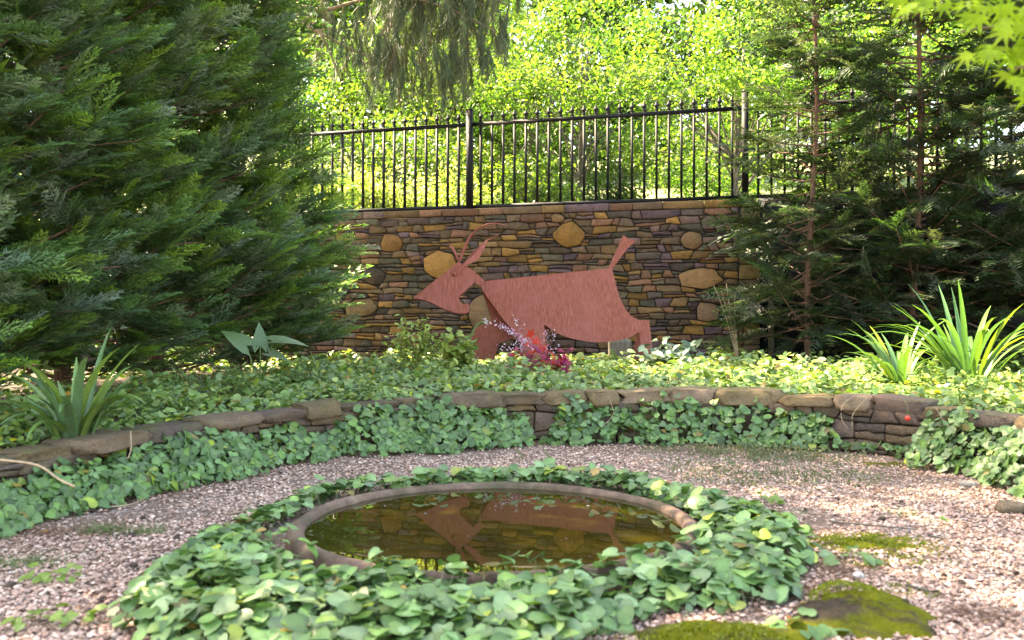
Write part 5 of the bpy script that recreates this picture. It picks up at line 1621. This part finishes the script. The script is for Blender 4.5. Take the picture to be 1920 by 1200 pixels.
# wild strawberry on the low wall
sb = at(1702, 785, 6.3)
sp = empty('wild_strawberry', tuple(sb), 'single red strawberry hanging in front of the low wall', 'strawberry')
V, T = ICO2
M['berry'] = plain_mat('berry_red', (0.55, 0.03, 0.015), 0.35, 0.3, 200, bstr=0.4)
mobj('fruit', V * np.array([0.02, 0.02, 0.024]) * (1 - 0.25 * (V[:, 2:3] < 0) * np.abs(V[:, 2:3])) + sb, T, M['berry'], sp, smooth=True)
ta = Acc(); tube(ta, bez(sb + (0, 0, 0.02), sb + (0.01, 0, 0.09), sb + (0.03, 0.12, 0.12), 6), 0.0025, (0.12, 0.18, 0.05), 4); ta.build('stalk', M['strap'], sp)
# trailing dry stems over the low wall
for k, (pts, lb) in enumerate([([(1600, 743), (1580, 760), (1578, 785), (1590, 805)], 'pale dry stem looping over the low wall coping on the right'), ([(1626, 745), (1600, 775), (1598, 800)], 'second pale dry stem curling down the low wall beside the looping one'), ([(1755, 765), (1770, 790), (1790, 810)], 'thin dry stem hanging over the low wall near the strawberry'), ([(245, 808), (246, 840), (240, 860)], 'dry stem hanging over the large coping stones on the left'), ([(1140, 742), (1150, 775), (1130, 800)], 'dry stem hanging from the middle of the low wall')]):
    Y0 = [6.85, 6.8, 6.25, 4.6, 7.4][k]
    q = np.array([at(px, py, Y0 - 0.12 - 0.03 * j) for j, (px, py) in enumerate(pts)])
    ta = Acc(); tube(ta, np.stack([catmull(q, 5)[:, i] for i in range(3)], -1), 0.003, (1, 1, 1), 4)
    tag(ta.build('trailing_stem', M['dry']), lb, 'dry stem')
# blade growing behind the basin
for (px, py, L, lb) in [(975, 868, 0.24, 'single grass blade standing behind the basin'), (1030, 872, 0.2, 'second green blade standing behind the basin rim')]:
    gx, gy = gpx(px, py)
    t = empty('grass_sprout', (gx, gy, 0), lb, 'grass blade')
    for k in range(2): blade(None, (gx + 0.02 * k, gy, 0), math.pi * (0.9 + 0.3 * k), L * (1 - 0.3 * k), 0.014, 1.45, 0.9 + 0.5 * k, (0.12, 0.20, 0.05), M['strap'], rng, parent=t, segs=6)
# bits floating on the water
fl = make_mesh('floating_petal', DIAM[0] * [1, 1.6, 0.2], DIAM[1], M['blossom'], np.tile((0.45, 0.38, 0.42), (4, 1)))
for (px, py) in [(905, 937), (912, 940), (720, 948), (1010, 955), (800, 962), (1105, 948), (660, 975), (880, 1005), (1060, 1010), (985, 930)]:
    Y = (CAMZ - 0.044) * F / (py - HY)
    o = bpy.data.objects.new('floating_petal', fl); COL.objects.link(o); o.location = ((px - CX) * Y / F, Y, 0.044); o.rotation_euler = (0, 0, rng.uniform(0, 6)); s = rng.uniform(0.008, 0.018); o.scale = (s, s, s)
    tag(o, 'tiny pale petal floating on the basin water', 'petal', 'petals on the water')

acc = Acc()
m = 260
a = rng.uniform(0, 6.283, m); q = 0.9 * np.sqrt(rng.random(m)) ** 0.6
p = np.c_[PC[0] + q * np.cos(a), PC[1] + q * np.sin(a), np.full(m, 0.0445)]
scatter(acc, DIAM[0] * [1, 1, 0.05], DIAM[1], p, frames(np.tile((0, 0, 1.0), (m, 1)), rand_unit(m)), rng.uniform(0.004, 0.011, m), np.array([(0.16, 0.15, 0.08), (0.10, 0.07, 0.03), (0.22, 0.22, 0.14)])[rng.integers(3, size=m)])
tag(acc.build('floating_specks', M['litter']), 'fine specks of debris floating on the basin water', 'debris', kind='stuff')
